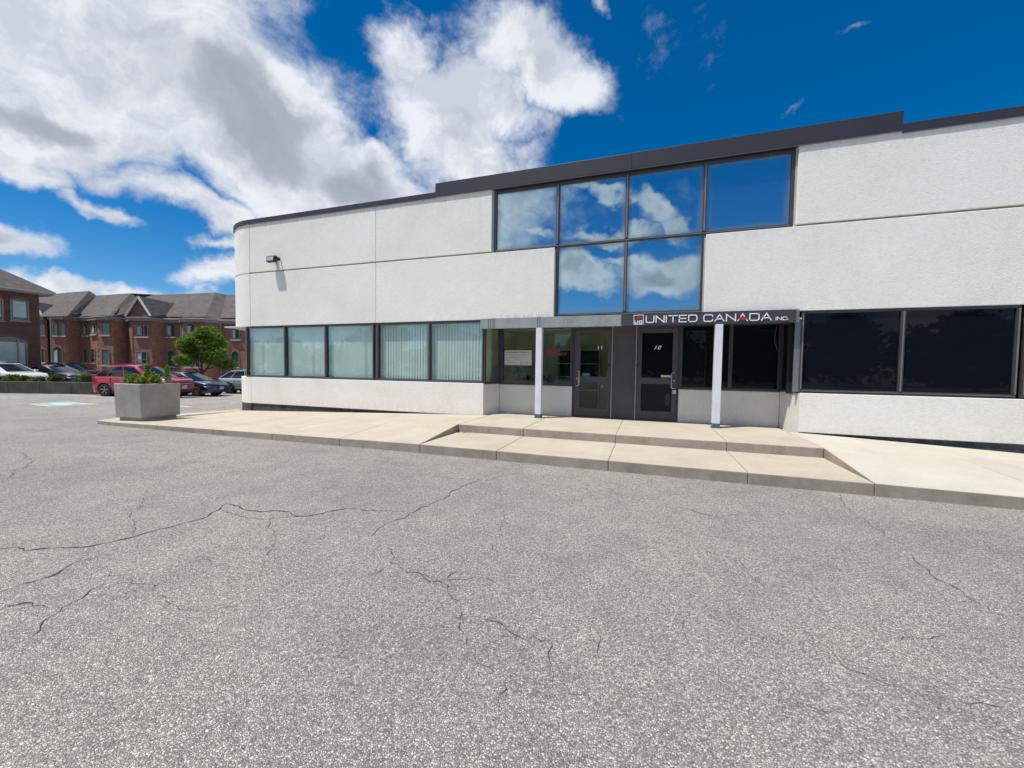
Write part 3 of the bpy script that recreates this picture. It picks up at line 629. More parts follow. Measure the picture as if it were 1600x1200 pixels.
def side_window(p0, p1, glass):
    wv = win((p0[0], p0[1], 1.12)); a = Vector((*p0, 0)); b = Vector((*p1, 0)); d = (b-a).normalized(); m = MB()
    z = Vector((0, 0, 1))
    m.bar(a+z*1.15, b+z*1.15, .025); m.bar(a+z*2.60, b+z*2.60, .025); m.bar(a+z*1.12, a+z*2.62, .022); m.bar(b+z*1.12, b+z*2.62, .022)
    wsub(m, 'window_frame', 'dark_metal', wv)
    m = MB(); n = Vector((-d.y, d.x, 0))*.004; m.hexa([a-n+z*1.17, b-n+z*1.17, b+n+z*1.17, a+n+z*1.17, a-n+z*2.58, b-n+z*2.58, b+n+z*2.58, a+n+z*2.58]); wsub(m, 'pane', glass, wv)
side_window((-4.0, 9.56), (-3.81, 10.07), 'entry_glass'); side_window((2.81, 10.07), (2.96, 9.58), 'tinted_glass')
m = MB(); m.box(2.86, 3.0, 9.53, 9.56, 1.15, 2.62); ob(m, 'corner_post', 'frame_light')
m = MB(); m.box(-4.06, -3.99, 9.53, 9.56, 1.15, 2.62); ob(m, 'corner_post', 'frame_metal')
m = MB(); m.box(-.795, -.255, YB-.005, YB+.06, .327, 2.629); ob(m, 'door_divider', 'door_metal')
for a in (-.812, -.240): m = MB(); m.box(a-.011, a+.011, YB-.03, YB+.03, .327, 2.629); ob(m, 'edge_strip', 'edge_strip')
def text_mesh(s, size, mat, name='letters', shear=0., ext=.002, parent=None, loc=(0, 0, 0), sx=1.0, align='CENTER', bold=0.0, inv=None):
    cu = bpy.data.curves.new(name, 'FONT'); cu.body = s; cu.size = size; cu.extrude = ext; cu.align_x = align; cu.shear = shear; cu.offset = bold
    to = bpy.data.objects.new(name+'_src', cu); COL.objects.link(to); bpy.context.view_layer.update()
    me = bpy.data.meshes.new_from_object(to.evaluated_get(bpy.context.evaluated_depsgraph_get())); bpy.data.objects.remove(to)
    M_ = Matrix.Translation(loc)@Matrix.Rotation(math.pi/2, 4, 'X')@Matrix.Diagonal((sx, 1, 1, 1)); me.transform(M_); me.materials.clear(); me.materials.append(MATS[mat])
    o = bpy.data.objects.new(name, me); COL.objects.link(o)
    if parent: o.parent = parent
    if inv is not None: o.matrix_parent_inverse = inv
    return o
def door(x0, x1, gx0, gx1, glass, num, hx, hs, shear, numx):
    e = empty('door', (x0, YB, .327)); e.parent = OB; e.matrix_parent_inverse = OB_INV; inv = Matrix.Translation((-x0, -YB, -.327))
    def d(mbx, nm, mt, **k): o = mbx.build(nm, mt, **k); o.parent = e; o.matrix_parent_inverse = inv; return o
    m = MB(); y0, y1 = YB+.01, YB+.055
    m.box(x0, gx0, y0, y1, .335, 2.56); m.box(gx1, x1, y0, y1, .335, 2.56)
    m.box(gx0, gx1, y0, y1, .335, .56); m.box(gx0, gx1, y0, y1, 1.22, 1.37); m.box(gx0, gx1, y0, y1, 2.45, 2.56)
    d(m, 'door_leaf', 'door_metal', bevel=.003)
    m = MB(); m.box(x0-.04, x0-.006, YB, YB+.07, .33, 2.629); m.box(x1+.006, x1+.03, YB, YB+.07, .33, 2.629); m.box(x0-.006, x1+.006, YB, YB+.07, 2.565, 2.629); d(m, 'door_frame', 'dark_metal')
    for z0, z1 in ((.56, 1.22), (1.37, 2.45)): m = MB(); m.box(gx0, gx1, YB+.03, YB+.038, z0, z1); d(m, 'pane', glass)
    m = MB(); z0, z1 = 1.13, 1.50
    m.tube([(hx, y0, z1), (hx+hs*.005, y0-.05, z1), (hx+hs*.07, y0-.062, z1), (hx+hs*.085, y0-.062, z1-.02), (hx+hs*.085, y0-.062, z0+.02), (hx+hs*.07, y0-.062, z0), (hx+hs*.005, y0-.05, z0), (hx, y0, z0)], .012); d(m, 'handle', 'steel', smooth=True)
    m = MB(); m.tube([(hx+hs*.02, y0, 1.31), (hx+hs*.02, y0-.012, 1.31)], .017, 12); d(m, 'lock', 'steel')
    for k_, ch in enumerate(num): text_mesh(ch, .135, 'white_letter', 'digit', shear, .001, e, (numx-.04+.085*k_, YB+.026, 2.05), 1.0, inv=inv, bold=.002)
    m = MB(); m.box(x0-.03 if hs < 0 else x1-.06, x0+.03 if hs < 0 else x1, y0-.008, y0-.001, 1.64, 1.70); d(m, 'hinge', 'black_matte')
    return e, d
e11, d11 = door(-1.75, -.835, -1.60, -.92, 'entry_glass', '11', -1.70, 1, 0, -1.12)
m = MB(); m.box(-1.55, -1.35, YB+.022, YB+.028, 1.375, 1.455); d11(m, 'blue_sticker', 'post_blue'); text_mesh('2', .07, 'white_letter', 'sticker_number', 0, .001, e11, (-1.05, YB+.026, 1.10), inv=Matrix.Translation((1.75, -YB, -.327)))
e10, d10 = door(-.222, .70, -.11, .585, 'tinted_glass', '10', .655, -1, .5, .22)
m = MB(); m.box(.34, .57, YB+.020, YB+.027, 1.385, 1.435); d10(m, 'notice_strip', 'paper')
m = MB(); m.box(.60, .68, YB-.05, YB+.01, 1.00, 1.09); m.tube([(.62, YB-.02, 1.1), (.62, YB-.02, 1.14), (.66, YB-.02, 1.14), (.66, YB-.02, 1.1)], .007); d10(m, 'key_box', 'steel', bevel=.01)
m = MB(); m.prism([(.50+.06*math.cos(t_), YB+.02, .86+.16*math.sin(t_)) for t_ in [i*math.pi/8 for i in range(16)]], (0, .006, 0)); d10(m, 'dark_decal', 'black_matte')
# loose cable hanging behind the dark glass frame
m = MB(); m.tube([(2.69, YB-.01, 2.60), (2.66, YB-.015, 2.40), (2.655, YB-.015, 2.22), (2.70, YB-.01, 2.08), (2.71, YB-.01, 2.02)], .0035, 5); ob(m, 'cable', 'frame_light')
# interior of unit 11
shelf = empty('shelf_unit', (-2.0, 11.6, .33), 'black open shelf unit with pale shelves seen through the left entry window', 'shelf')
m = MB(); m.box(-2.5, -1.3, 11.9, 11.93, .33, 2.12); o = m.build('back_panel', 'black_matte'); o.parent = shelf; o.matrix_parent_inverse = Matrix.Translation((2.0, -11.6, -.33))
for z in (.36, .95, 1.33, 1.72, 2.12):
    m = MB(); m.box(-2.5, -1.3, 11.55, 11.9, z-.02, z); o = m.build('shelf_board', 'curtain'); o.parent = shelf; o.matrix_parent_inverse = Matrix.Translation((2.0, -11.6, -.33))
for x in (-2.52, -1.9, -1.3):
    m = MB(); m.box(x, x+.02, 11.55, 11.9, .33, 2.12); o = m.build('upright', 'curtain'); o.parent = shelf; o.matrix_parent_inverse = Matrix.Translation((2.0, -11.6, -.33))
rec = empty('reception_counter', (-3.2, 12.2, .33), 'dark reception counter with pale top inside the left entry window', 'counter')
for nm, bx, mt in (('counter_base', (-3.7, -2.95, 12, 12.5, .33, 1.30), 'room_dark'), ('counter_top', (-3.75, -2.9, 11.95, 12.55, 1.302, 1.34), 'trim_white')):
    m = MB(); m.box(*bx); o = m.build(nm, mt); o.parent = rec; o.matrix_parent_inverse = Matrix.Translation((3.2, -12.2, -.33))
# notice on window
nt = empty('window_notice', (-3.27, YB+.02, 1.6), 'pale notice with black borders taped inside the left entry window', 'notice'); ninv = Matrix.Translation((3.27, -YB-.02, -1.6))
def np_(mbx, nm, mt): o = mbx.build(nm, mt); o.parent = nt; o.matrix_parent_inverse = ninv; return o
m = MB(); m.box(-3.66, -2.90, YB+.018, YB+.022, 1.63, 2.04); np_(m, 'paper_sheet', 'paper')
for zz in (2.035, 1.61): m = MB(); m.box(-3.67, -2.89, YB+.014, YB+.0175, zz, zz+.025); np_(m, 'border', 'ink')
m = MB()
def line(x0, x1, z, h):
    x = x0
    while x < x1: wd = random.uniform(.012, .05); m.box(x, min(x+wd, x1), YB+.0155, YB+.0172, z, z+h*random.uniform(.7, 1)); x += wd+random.uniform(.008, .014)
line(-3.60, -2.98, 1.965, .035); line(-3.63, -2.94, 1.915, .012); line(-3.52, -3.04, 1.875, .012); line(-3.62, -2.94, 1.83, .011); line(-3.35, -3.2, 1.79, .011); line(-3.52, -3.34, 1.70, .011); line(-3.11, -2.98, 1.69, .03)
m.tube([(-3.18+.03*math.cos(a), YB+.016, 1.70+.035*math.sin(a)) for a in [i*.7 for i in range(9)]], .006, 4); np_(m, 'printed_text', 'ink_grey'); nt.children[-1]['kind'] = 'stuff'
m = MB()
for zz, x0, x1 in ((1.99, -2.52, -2.12), (1.90, -2.52, -1.98)):
    x = x0
    while x < x1: m.box(x, x+.03, YB+.022, YB+.028, zz, zz+.07); m.box(x+.03, x+.055, YB+.022, YB+.028, zz+random.choice((0, .03, .055)), zz+.07); x += .072
simple('faded_red', (.22, .03, .03), .6); tag(m.build('window_lettering', 'faded_red'), 'two rows of faded red lettering on the glass left of door 11', 'lettering')
# awning band and posts
post = None
for x, lb in ((-2.515, 'white square post with chipped blue foot, left one beside door 11'), (1.45, 'white square post with chipped blue foot, right one beside door 10')):
    p_ = empty('canopy_post', (x, 9.47, .325), lb, 'post', 'white posts under the sign band')
    m = MB(); m.box(-.075, .075, -.075, .075, .10, 2.228); m.build('shaft', 'post_paint', p_, bevel=.006)
    m = MB(); m.box(-.079, .079, -.079, .079, 0, .10); m.build('foot', 'post_blue', p_, bevel=.004)
SB = empty('sign_band', (-.6, 9.43, 2.56), 'long band over the entrance, weathered grey left half, dark right half with white lettering', 'sign'); sinv = Matrix.Translation((.6, -9.43, -2.56))
def sb(mbx, nm, mt, **k): o = mbx.build(nm, mt, **k); o.parent = SB; o.matrix_parent_inverse = sinv; return o
m = MB(); m.box(-4.08, -.572, 9.40, 9.498, 2.557, 2.815); sb(m, 'weathered_panel', 'weathered_band', bevel=.003)
m = MB(); m.box(-.570, 2.83, 9.396, 9.498, 2.557, 2.82); sb(m, 'dark_panel', 'sign_dark', bevel=.003)
for bx in ((-.570, 1.10, 9.392, 9.498, 2.822, 2.834), (2.832, 2.885, 9.392, 9.55, 2.557, 2.82)): sb(MB().box(*bx), 'edge_trim', 'frame_light', bevel=.002)
m = MB()
for x in (-3.86, -3.80, -3.74, -3.69, -2.56, -2.50): m.box(x, x+.014, 9.397, 9.3995, 2.56, 2.81)
sb(m, 'old_seams', 'foundation')
# stroke lettering (wide technical capitals)
def arc(cx, cy, rx, ry, a0, a1, n=5): return [(cx+rx*math.cos(R(a0+(a1-a0)*i/n)), cy+ry*math.sin(R(a0+(a1-a0)*i/n))) for i in range(n+1)]
q = .22
GL = {'U': [[(0, 1)]+arc(q, q, q, q, 180, 270)+arc(1-q, q, q, q, 270, 360)+[(1, 1)]], 'N': [[(0, 0), (0, 1), (1, 0), (1, 1)]], 'I': [[(0, 0), (0, 1)]],
      'T': [[(0, 1), (1, 1)], [(.5, 1), (.5, 0)]], 'E': [[(1, 1), (0, 1), (0, 0), (1, 0)], [(0, .52), (.92, .52)]],
      'D': [[(0, 0), (0, 1)]+arc(1-.3, .7, .3, .3, 90, 0)+arc(.7, .3, .3, .3, 0, -90)+[(0, 0)]],
      'C': [[(1, .74)]+arc(1-q, 1-q, q, q, 0, 90)+arc(q, 1-q, q, q, 90, 180)+arc(q, q, q, q, 180, 270)+arc(1-q, q, q, q, 270, 360)+[(1, .26)]],
      'A': [[(0, 0), (.5, 1), (1, 0)], [(.2, .33), (.8, .33)]], 'a': [[(0, 0), (.09, .18)], [(.30, .62), (.5, 1), (.70, .62)], [(.91, .18), (1, 0)]], '.': [[(0, 0), (0, .06)]],
      'O': [[(q, 1)]+arc(q, 1-q, q, q, 90, 180)+arc(q, q, q, q, 180, 270)+arc(1-q, q, q, q, 270, 360)+arc(1-q, 1-q, q, q, 0, 90)+[(q, 1)]], 'R': [[(0, 0), (0, 1)]+arc(.78, .76, .22, .24, 90, -90)+[(0, .52)], [(.55, .52), (1, 0)]], 'L': [[(0, 1), (0, 0), (1, 0)]]}
def strokes(ch, x, z, wd, h, th, y, y2, m):
    hw = th/2
    for pl in GL[ch]:
        P = [Vector((x+hw+(wd-th)*a, z+hw+(h-th)*b)) for a, b in pl]; n = len(P); L_, R_ = [], []
        for i in range(n):
            d0 = (P[i]-P[i-1]).normalized() if i else None; d1 = (P[i+1]-P[i]).normalized() if i < n-1 else None
            d0 = d0 or d1; d1 = d1 or d0; n0 = Vector((-d0.y, d0.x)); n1 = Vector((-d1.y, d1.x)); mm = (n0+n1); ml = max(.35, mm.length/2); mm = mm.normalized()*(hw/ml)
            e0 = -d1*hw if i == 0 else Vector((0, 0)); e1 = d0*hw if i == n-1 else Vector((0, 0))
            L_.append(P[i]+mm+e0+e1); R_.append(P[i]-mm+e0+e1)
        for i in range(n-1):
            m.hexa([(R_[i].x, y, R_[i].y), (R_[i+1].x, y, R_[i+1].y), (L_[i+1].x, y, L_[i+1].y), (L_[i].x, y, L_[i].y), (R_[i].x, y2, R_[i].y), (R_[i+1].x, y2, R_[i+1].y), (L_[i+1].x, y2, L_[i+1].y), (L_[i].x, y2, L_[i].y)])
def word(s, x0, x1, z, h, th, y, mat, nm='letter', gap=.14, ws=None):
    rel = {'I': .16, '.': .16, 'T': 1.0, 'E': .88}; wts = [rel.get(c, 1.0) for c in s]; tot = sum(wts)+gap*(len(s)-1); k_ = (x1-x0)/tot; x = x0
    for c, wt in zip(s, wts):
        m = MB(); wd = wt*k_ if c not in 'I.' else th; strokes(c, x, z, wd, h, th, y-(.012 if mat[0] == 'w' else .001), y, m); sb(m, nm, mat); x += (wt+gap)*k_
word('UNITED', -.040, 1.018, 2.608, .160, .021, 9.3955, 'white_letter'); word('CANaDA', 1.135, 2.405, 2.605, .158, .020, 9.3955, 'white_letter')
word('INC.', 2.475, 2.70, 2.607, .070, .011, 9.3955, 'white_letter')
word('CONTROL', -2.35, -1.35, 2.61, .15, .02, 9.3995, 'ghost_letter', 'ghost_letter'); word('INC', -1.18, -.80, 2.61, .15, .02, 9.3995, 'ghost_letter', 'ghost_letter')
LEAF = [(0, -.5), (.03, -.22), (.30, -.27), (.26, -.16), (.5, .06), (.42, .10), (.46, .27), (.33, .24), (.29, .31), (.15, .17), (.20, .42), (.12, .38), (0, .56)]
LEAF = LEAF + [(-a, b) for a, b in reversed(LEAF[1:-1])]
def maple(cx, cz, s_, sz, y, nm):
    m = MB(); c = (cx, y, cz); P = [(cx+a*s_, y, cz+b*sz) for a, b in LEAF]
    for i in range(len(P)): m.prism([c, P[i], P[(i+1) % len(P)]], (0, .006, 0))
    sb(m, nm, 'red_letter')
maple(1.872, 2.652, .175, .085, 9.378, 'maple_leaf')
m = MB(); xa, xb, za, zb = -.300, -.085, 2.578, 2.795
for a, b, c, d in ((xa, xb, za, za+.013), (xa, xb, zb-.013, zb), (xa, xa+.013, za+.013, zb-.013), (xb-.013, xb, za+.013, zb-.013)): m.box(a, b, 9.384, 9.3955, c, d)
sb(m, 'logo_frame', 'white_letter', bevel=.004); maple(-.192, 2.722, .140, .085, 9.386, 'logo_leaf')
for c, a, b in (('U', -.278, -.200), ('C', -.186, -.108)): m = MB(); strokes(c, a, 2.600, b-a, .070, .018, 9.384, 9.3955, m); sb(m, 'logo_letter', 'white_letter')
# wall flood light
wl = empty('wall_light', (-11.15, 9.5, 4.86), 'small black flood light on the upper wall near the rounded corner', 'light'); wl.scale = (1, .75, 1)
m = MB(); m.hexa([(-.17, -.30, -.09), (.17, -.30, -.09), (.17, -.17, -.12), (-.17, -.17, -.12), (-.17, -.27, .08), (.17, -.27, .08), (.17, -.13, .09), (-.17, -.13, .09)]); m.build('housing', 'black_trim', wl, bevel=.015)
m = MB(); m.hexa([(-.13, -.306, -.07), (.13, -.306, -.07), (.13, -.297, -.07), (-.13, -.297, -.07), (-.13, -.284, .055), (.13, -.284, .055), (.13, -.272, .055), (-.13, -.272, .055)]); m.build('lens', 'lamp_lens', wl)
m = MB(); m.box(-.06, .06, -.13, 0, -.03, .05); m.build('bracket_arm', 'black_trim', wl)
m = MB(); m.box(.175, .19, -.22, -.02, -.05, .05); m.build('bracket_plate', 'black_trim', wl)

# ------------------------------------------------------------------ foliage helper
def leaves(name, mat, centers, n, size, parent=None, seed=1, up=.3):
    rnd = random.Random(seed); V = []; Fc = []
    for k_ in range(n):
        c, rad = rnd.choice(centers)
        while True:
            d = Vector((rnd.uniform(-1, 1), rnd.uniform(-1, 1), rnd.uniform(-1, 1)))
            if d.length < 1: break
        d *= (.55+.45*rnd.random())/max(d.length, .3)*rnd.uniform(.5, 1.05)
        p = Vector(c)+Vector((d.x*rad[0], d.y*rad[1], d.z*rad[2]))
        nrm = Vector((rnd.gauss(0, 1), rnd.gauss(0, 1), rnd.gauss(up, 1))).normalized(); t_ = nrm.orthogonal().normalized(); b_ = nrm.cross(t_); a = rnd.uniform(0, 6.28)
        u_ = (t_*math.cos(a)+b_*math.sin(a))*size*rnd.uniform(.6, 1.2); v_ = nrm.cross(u_)*.55
        b0 = len(V); V += [tuple(p-u_), tuple(p+v_), tuple(p+u_), tuple(p-v_)]; Fc.append((b0, b0+1, b0+2, b0+3))
    me = bpy.data.meshes.new(name); me.from_pydata(V, [], Fc); me.materials.append(MATS[mat]); o = bpy.data.objects.new(name, me); COL.objects.link(o)
    if parent: o.parent = parent
    return o
# planter
pl = empty('concrete_planter', (-12.36, 6.70, 0), 'square grey concrete planter box at the left end of the walk', 'planter', rz=R(4))
m = MB(); h0, h1, t_ = .17, 1.01, .07
a, a2 = .455, .47
m.hexa([(-a, -a, h0), (a, -a, h0), (a, a, h0), (-a, a, h0), (-a2, -a2, h1-.01), (a2, -a2, h1-.01), (a2, a2, h1-.01), (-a2, a2, h1-.01)])
b = a2; m.box(-b, b, -b, -b+t_, h1-.01, h1+.03); m.box(-b, b, b-t_, b, h1-.01, h1+.03); m.box(-b, -b+t_, -b+t_, b-t_, h1-.01, h1+.03); m.box(b-t_, b, -b+t_, b-t_, h1-.01, h1+.03)
m2 = MB(); m2.hexa([(-a, -a, h0), (a, -a, h0), (a, a, h0), (-a, a, h0), (-a2, -a2, h1+.02), (a2, -a2, h1+.02), (a2, a2, h1+.02), (-a2, a2, h1+.02)])
m2.build('box_wall', 'planter_concrete', pl, bevel=.02)
m = MB(); m.box(-.40, .40, -.40, .40, .05, .175); m.build('base', 'planter_concrete', pl, bevel=.01)
m = MB(); m.box(-.41, .41, -.41, .41, h1+.015, h1+.035); m.build('soil', 'soil', pl)
def plantlet(i, x, y, hgt, r_, lab, flowers=False):
    ang = R(4); x, y = x*.85, y*.85; wx = -12.36+x*math.cos(ang)-y*math.sin(ang); wy = 6.70+x*math.sin(ang)+y*math.cos(ang)
    e = empty('leafy_plant', (wx, wy, h1+.03), lab, 'plant', 'plants growing in the concrete planter')
    leaves('foliage', 'planter_leaf', [((0, 0, hgt*.45), (r_, r_, hgt*.55)), ((.03, 0, hgt*.72), (r_*.35, r_*.45, hgt*.40))], int(900+300*hgt if hgt < .4 else 420), .030, e, 40+i, .8)
    m = MB()
    for k_ in range(5): m.tube([(0, 0, 0), (random.uniform(-r_, r_)*.3, random.uniform(-r_, r_)*.3, hgt*.5), (random.uniform(-r_, r_)*.5, random.uniform(-r_, r_)*.5, hgt*.95)], .004, 4)
    m.build('stem', 'planter_leaf', e)
    if flowers:
        for k_ in range(12):
            m = MB(); c = Vector((random.uniform(-r_, r_), random.uniform(-r_, r_), hgt*random.uniform(.5, 1))); 
            m.prism([c+Vector((.022*math.cos(t), .022*math.sin(t), .01*math.sin(3*t))) for t in [j*math.pi/3 for j in range(6)]], (0, 0, .006)); m.build('flower', 'orange_petal', e)
plantlet(0, -.36, -.30, .20, .15, 'low leafy plant at the front left corner of the planter'); plantlet(1, -.05, -.34, .22, .17, 'bushy plant at the front middle of the planter')
plantlet(2, .30, -.36, .17, .15, 'low plant with orange flowers at the front corner of the planter', True); plantlet(3, -.10, .02, .48, .12, 'tall thin plant in the middle of the planter')
plantlet(4, .34, -.02, .22, .15, 'bushy plant with orange flowers along the right side of the planter', True); plantlet(5, .30, .32, .46, .13, 'tall upright plant at the right rear corner of the planter'); plantlet(6, -.30, .32, .25, .18, 'leafy plant at the left rear corner of the planter')

# ------------------------------------------------------------------ retaining wall, raised lot, shrubs
def GP(px, d, z): r_ = ray(px, 560); p = EYE+r_*d; return Vector((p.x, p.y, z))
rwl = empty('retaining_wall', GP(80, 22.4, -.35), 'low dark concrete retaining wall left of the red car', 'wall'); li = rwl.location
r3 = Vector((rt.x, rt.y, 0)); f3 = fh
for i in range(9):
    X0 = -23.2-i*1.8; c0 = (f3*22.3+r3*(X0-1.785)); c1 = (f3*22.3+r3*X0); b0 = f3*.35
    m = MB(); m.hexa([(*(c0).xy, -.7), (*(c1).xy, -.7), (*(c1+b0).xy, -.7), (*(c0+b0).xy, -.7), (*(c0).xy, .40), (*(c1).xy, .40), (*(c1+b0).xy, .40), (*(c0+b0).xy, .40)])
    o = m.build('wall_block', 'retaining_concrete', rwl, bevel=.015); o.matrix_parent_inverse = Matrix.Translation(-li)
m = MB(); p = [f3*22.66+r3*-41, f3*22.66+r3*-23.3, f3*23.5+r3*-23.3, f3*23.5+r3*-41]; m.hexa([(*q_.xy, -.6) for q_ in p]+[(*q_.xy, .28) for q_ in p]); tag(m.build('grass_verge', 'grass'), kind='structure')
m = MB(); p = [f3*23.5+r3*-70, f3*23.5+r3*-24.2, f3*38.5+r3*-31, f3*38.5+r3*-70]; m.hexa([(*q_.xy, -.7) for q_ in p]+[(*q_.xy, -.12) for q_ in p]); tag(m.build('upper_parking_lot', 'asphalt'), kind='structure')
for i, (px, ww, hh, lb) in enumerate(((16, .8, .50, 'green shrub at the far left end of the retaining wall'), (35, .45, .42, 'small green shrub second from the left on the retaining wall'), (55, .75, .38, 'low spreading shrub at the middle of the retaining wall'), (84, .45, .50, 'narrow shrub in front of the black sedan on the retaining wall'), (128, 1.0, .58, 'wide shrub behind the retaining wall beside the red car'))):
    p = GP(px, 23.1, .28); e = empty('shrub', p, lb, 'shrub', 'shrubs along the retaining wall')
    leaves('foliage', 'shrub_leaf', [((0, 0, hh*.5), (ww, .4, hh*.55)), ((ww*.4, 0, hh*.6), (ww*.4, .3, hh*.6))], 1100, .055, e, 60+i, .8)
    m = MB()
    for k_ in range(4): m.tube([(0, 0, 0), (random.uniform(-.3, .3), 0, hh*.7)], .012, 5)
    m.build('stem', 'bark', e)

# ------------------------------------------------------------------ trees
def tree(name, loc, hgt, crad, trunk_h, mat, label, n=9000, seed=3, leaf_s=.11, group=None):
    rnd = random.Random(seed); e = empty(name, loc, label, 'tree', group); m = MB(); cen = []
    th = trunk_h; m.tube([(0, 0, -.1), (.03, .02, th*.5), (0, .05, th), (.05, 0, hgt*.75)], [.13*hgt/5, .11*hgt/5, .09*hgt/5, .02], 9)
    for i in range(15):
        a = i*2.4+rnd.uniform(-.3, .3); z0 = th*rnd.uniform(.85, 1.1)+(hgt-th)*.5*(i/15); rr = crad*rnd.uniform(.45, .80)*(1-.35*(i/15)); z1 = min(hgt*.93, z0+(hgt-th)*rnd.uniform(.05, .42))
        p1 = (rr*math.cos(a), rr*math.sin(a), z1); m.tube([(0, 0, z0*.95), (p1[0]*.5, p1[1]*.5, (z0+z1)/2), p1], [.05*hgt/5, .03*hgt/5, .012], 6)
        s_ = crad*rnd.uniform(.24, .42); cen.append((p1, (s_, s_, s_*rnd.uniform(.55, .8))))
    for i in range(7): a = rnd.uniform(0, 6.28); rr = crad*rnd.uniform(0, .35); cen.append(((rr*math.cos(a), rr*math.sin(a), hgt*rnd.uniform(.6, .9)), (crad*.34, crad*.34, crad*.28)))
    m.build('trunk', 'bark', e, smooth=True); leaves('crown', mat, cen, n, leaf_s, e, seed, .6); return e
tree('maple_tree', GP(314, 33.0, -.5), 5.5, 2.55, 1.0, 'tree_leaf', 'round green maple tree in front of the brick townhouses', 24000, 5, .10)
t0 = tree('shade_tree', (-26, -30, 0), 7.6, 4.6, 1.6, 'dark_leaf', 'row of broad dark trees across the lot behind the viewer', 6500, 8, .28, 'trees across the lot behind the viewer')
for x, y, s_ in ((-16, -34, 1.05), (-7, -31, .9), (2, -35, 1.1), (11, -32, .95), (20, -34, 1.05), (30, -31, 1.0), (-38, -33, 1.1)):
    c = copy_tree(t0); c.location = (x, y, 0); c.scale = (s_, s_, s_); c.rotation_euler.z = x*1.7
wl_ = leaves('woodland_edge', 'dark_leaf', [((-110+i*7.1, -44+3*math.sin(i*2.3), 3.1+.9*math.sin(i*1.7)), (6.5, 3.0, 4.2+.9*math.sin(i*1.7))) for i in range(34)], 34000, .62, None, 91, .2); tag(wl_, kind='stuff')

# ------------------------------------------------------------------ brick townhouses (far) and near brick building
TH = empty('brick_townhouse_row', GP(200, 42, -.5), 'row of red brick townhouses with grey shingled hip roofs and a white-edged gable', 'building'); TINV = Matrix.Translation(-TH.location)
def th(mbx, nm, mt, par=None, **k):
    o = mbx.build(nm, mt, **k); o.parent = par or TH; o.matrix_parent_inverse = TINV; return o
def q8(X, Y): return 60+X*.20625, 440+Y*.20625
ZE = 6.15
def XY(px, d): p = EYE+ray(px, 495)*d; return Vector((p.x, p.y, 0))
# footprint along the eave: (px, depth); visible walls
foot = [(40, 41.6), (52, 40.6), (73, 40.6), (78, 41.3), (80, 40.0), (105, 40.0), (124, 41.2), (139, 41.2), (154, 40.2), (176, 40.1), (199, 41.6), (205, 40.4), (238, 40.4), (257, 41.7), (282, 41.7), (285, 40.9), (322, 40.9), (345, 42.2), (392, 42.2), (430, 42.2)]
FP = [XY(*p) for p in foot]
for i in range(len(FP)-1):
    a, b = FP[i], FP[i+1]; m = MB(); m.poly([(a.x, a.y, -.8), (b.x, b.y, -.8), (b.x, b.y, ZE), (a.x, a.y, ZE)]); th(m, 'wall', 'red_brick', fix=False, uv=True)
bk = [p+f3*9 for p in (FP[0], FP[-1])]
m = MB(); m.poly([(*bk[0].xy, -.8), (*bk[1].xy, -.8), (*bk[1].xy, ZE), (*bk[0].xy, ZE)]); m.poly([(*FP[-1].xy, -.8), (*bk[1].xy, -.8), (*bk[1].xy, ZE), (*FP[-1].xy, ZE)]); m.poly([(*FP[0].xy, -.8), (*bk[0].xy, -.8), (*bk[0].xy, ZE), (*FP[0].xy, ZE)]); th(m, 'wall', 'red_brick', uv=True)
# eave trim following footprint, offset toward viewer
m = MB()
for i in range(len(FP)-1):
    a, b = FP[i]-f3*.28, FP[i+1]-f3*.28; e = (b-a).normalized()*.04; a2_, b2_ = a-e, b+e; o_ = f3*.5
    m.hexa([(*a2_.xy, ZE-.30), (*b2_.xy, ZE-.30), (*(b2_+o_).xy, ZE-.30), (*(a2_+o_).xy, ZE-.30), (*a2_.xy, ZE), (*b2_.xy, ZE), (*(b2_+o_).xy, ZE), (*(a2_+o_).xy, ZE)])
th(m, 'eave_trim', 'trim_beige')
m = MB()
for i in range(len(FP)-1):
    a, b = FP[i]-f3*.34, FP[i+1]-f3*.34; o_ = f3*.1
    m.hexa([(*a.xy, ZE+.002), (*b.xy, ZE+.002), (*(b+o_).xy, ZE+.002), (*(a+o_).xy, ZE+.002), (*a.xy, ZE+.06), (*b.xy, ZE+.06), (*(b+o_).xy, ZE+.06), (*(a+o_).xy, ZE+.06)])
th(m, 'gutter', 'trim_white')
def rp(X, Y, d0, slope=1.45):   # point on a roof plane whose eave lies at depth d0
    px, py = q8(X, Y); r_ = ray(px, py); # EYE.z + r.z*d = ZE + (d-d0)/slope
    d = (ZE-EYE.z-d0/slope)/(r_.z-1/slope); d = max(d0-.4, min(d, d0+8)); return EYE+r_*d
def facet(pts, mat='shingles'):
    m = MB(); m.poly(pts); th(m, 'roof_facet', mat, fix=False, uv=True)
A_ = 39.7
facet([rp(-100, 262, 40.2), rp(75, 264, A_), rp(185, 157, A_), rp(280, 78, A_), rp(-100, 112, 41)])                     # behind gable A
facet([rp(75, 264, A_), rp(215, 264, A_), rp(385, 70, A_), rp(280, 78, A_), rp(185, 157, A_)])
facet([rp(215, 264, A_), rp(300, 264, 40.9), rp(440, 105, 40.9), rp(385, 70, A_)])
facet([rp(300, 264, 40.9), rp(440, 258, 40.3), rp(535, 258, 39.9), rp(700, 88, 40.2), rp(440, 105, 40.9)])
facet([rp(535, 258, 39.9), rp(680, 266, 41.3), rp(768, 112, 41.3), rp(700, 88, 40.2)])
facet([rp(430, 256, 39.95), rp(530, 259, 39.5), rp(612, 156, 40.3), rp(552, 150, 40.6)])
facet([rp(530, 259, 39.5), rp(565, 262, 39.9), rp(640, 170, 40.4), rp(612, 156, 40.3)])
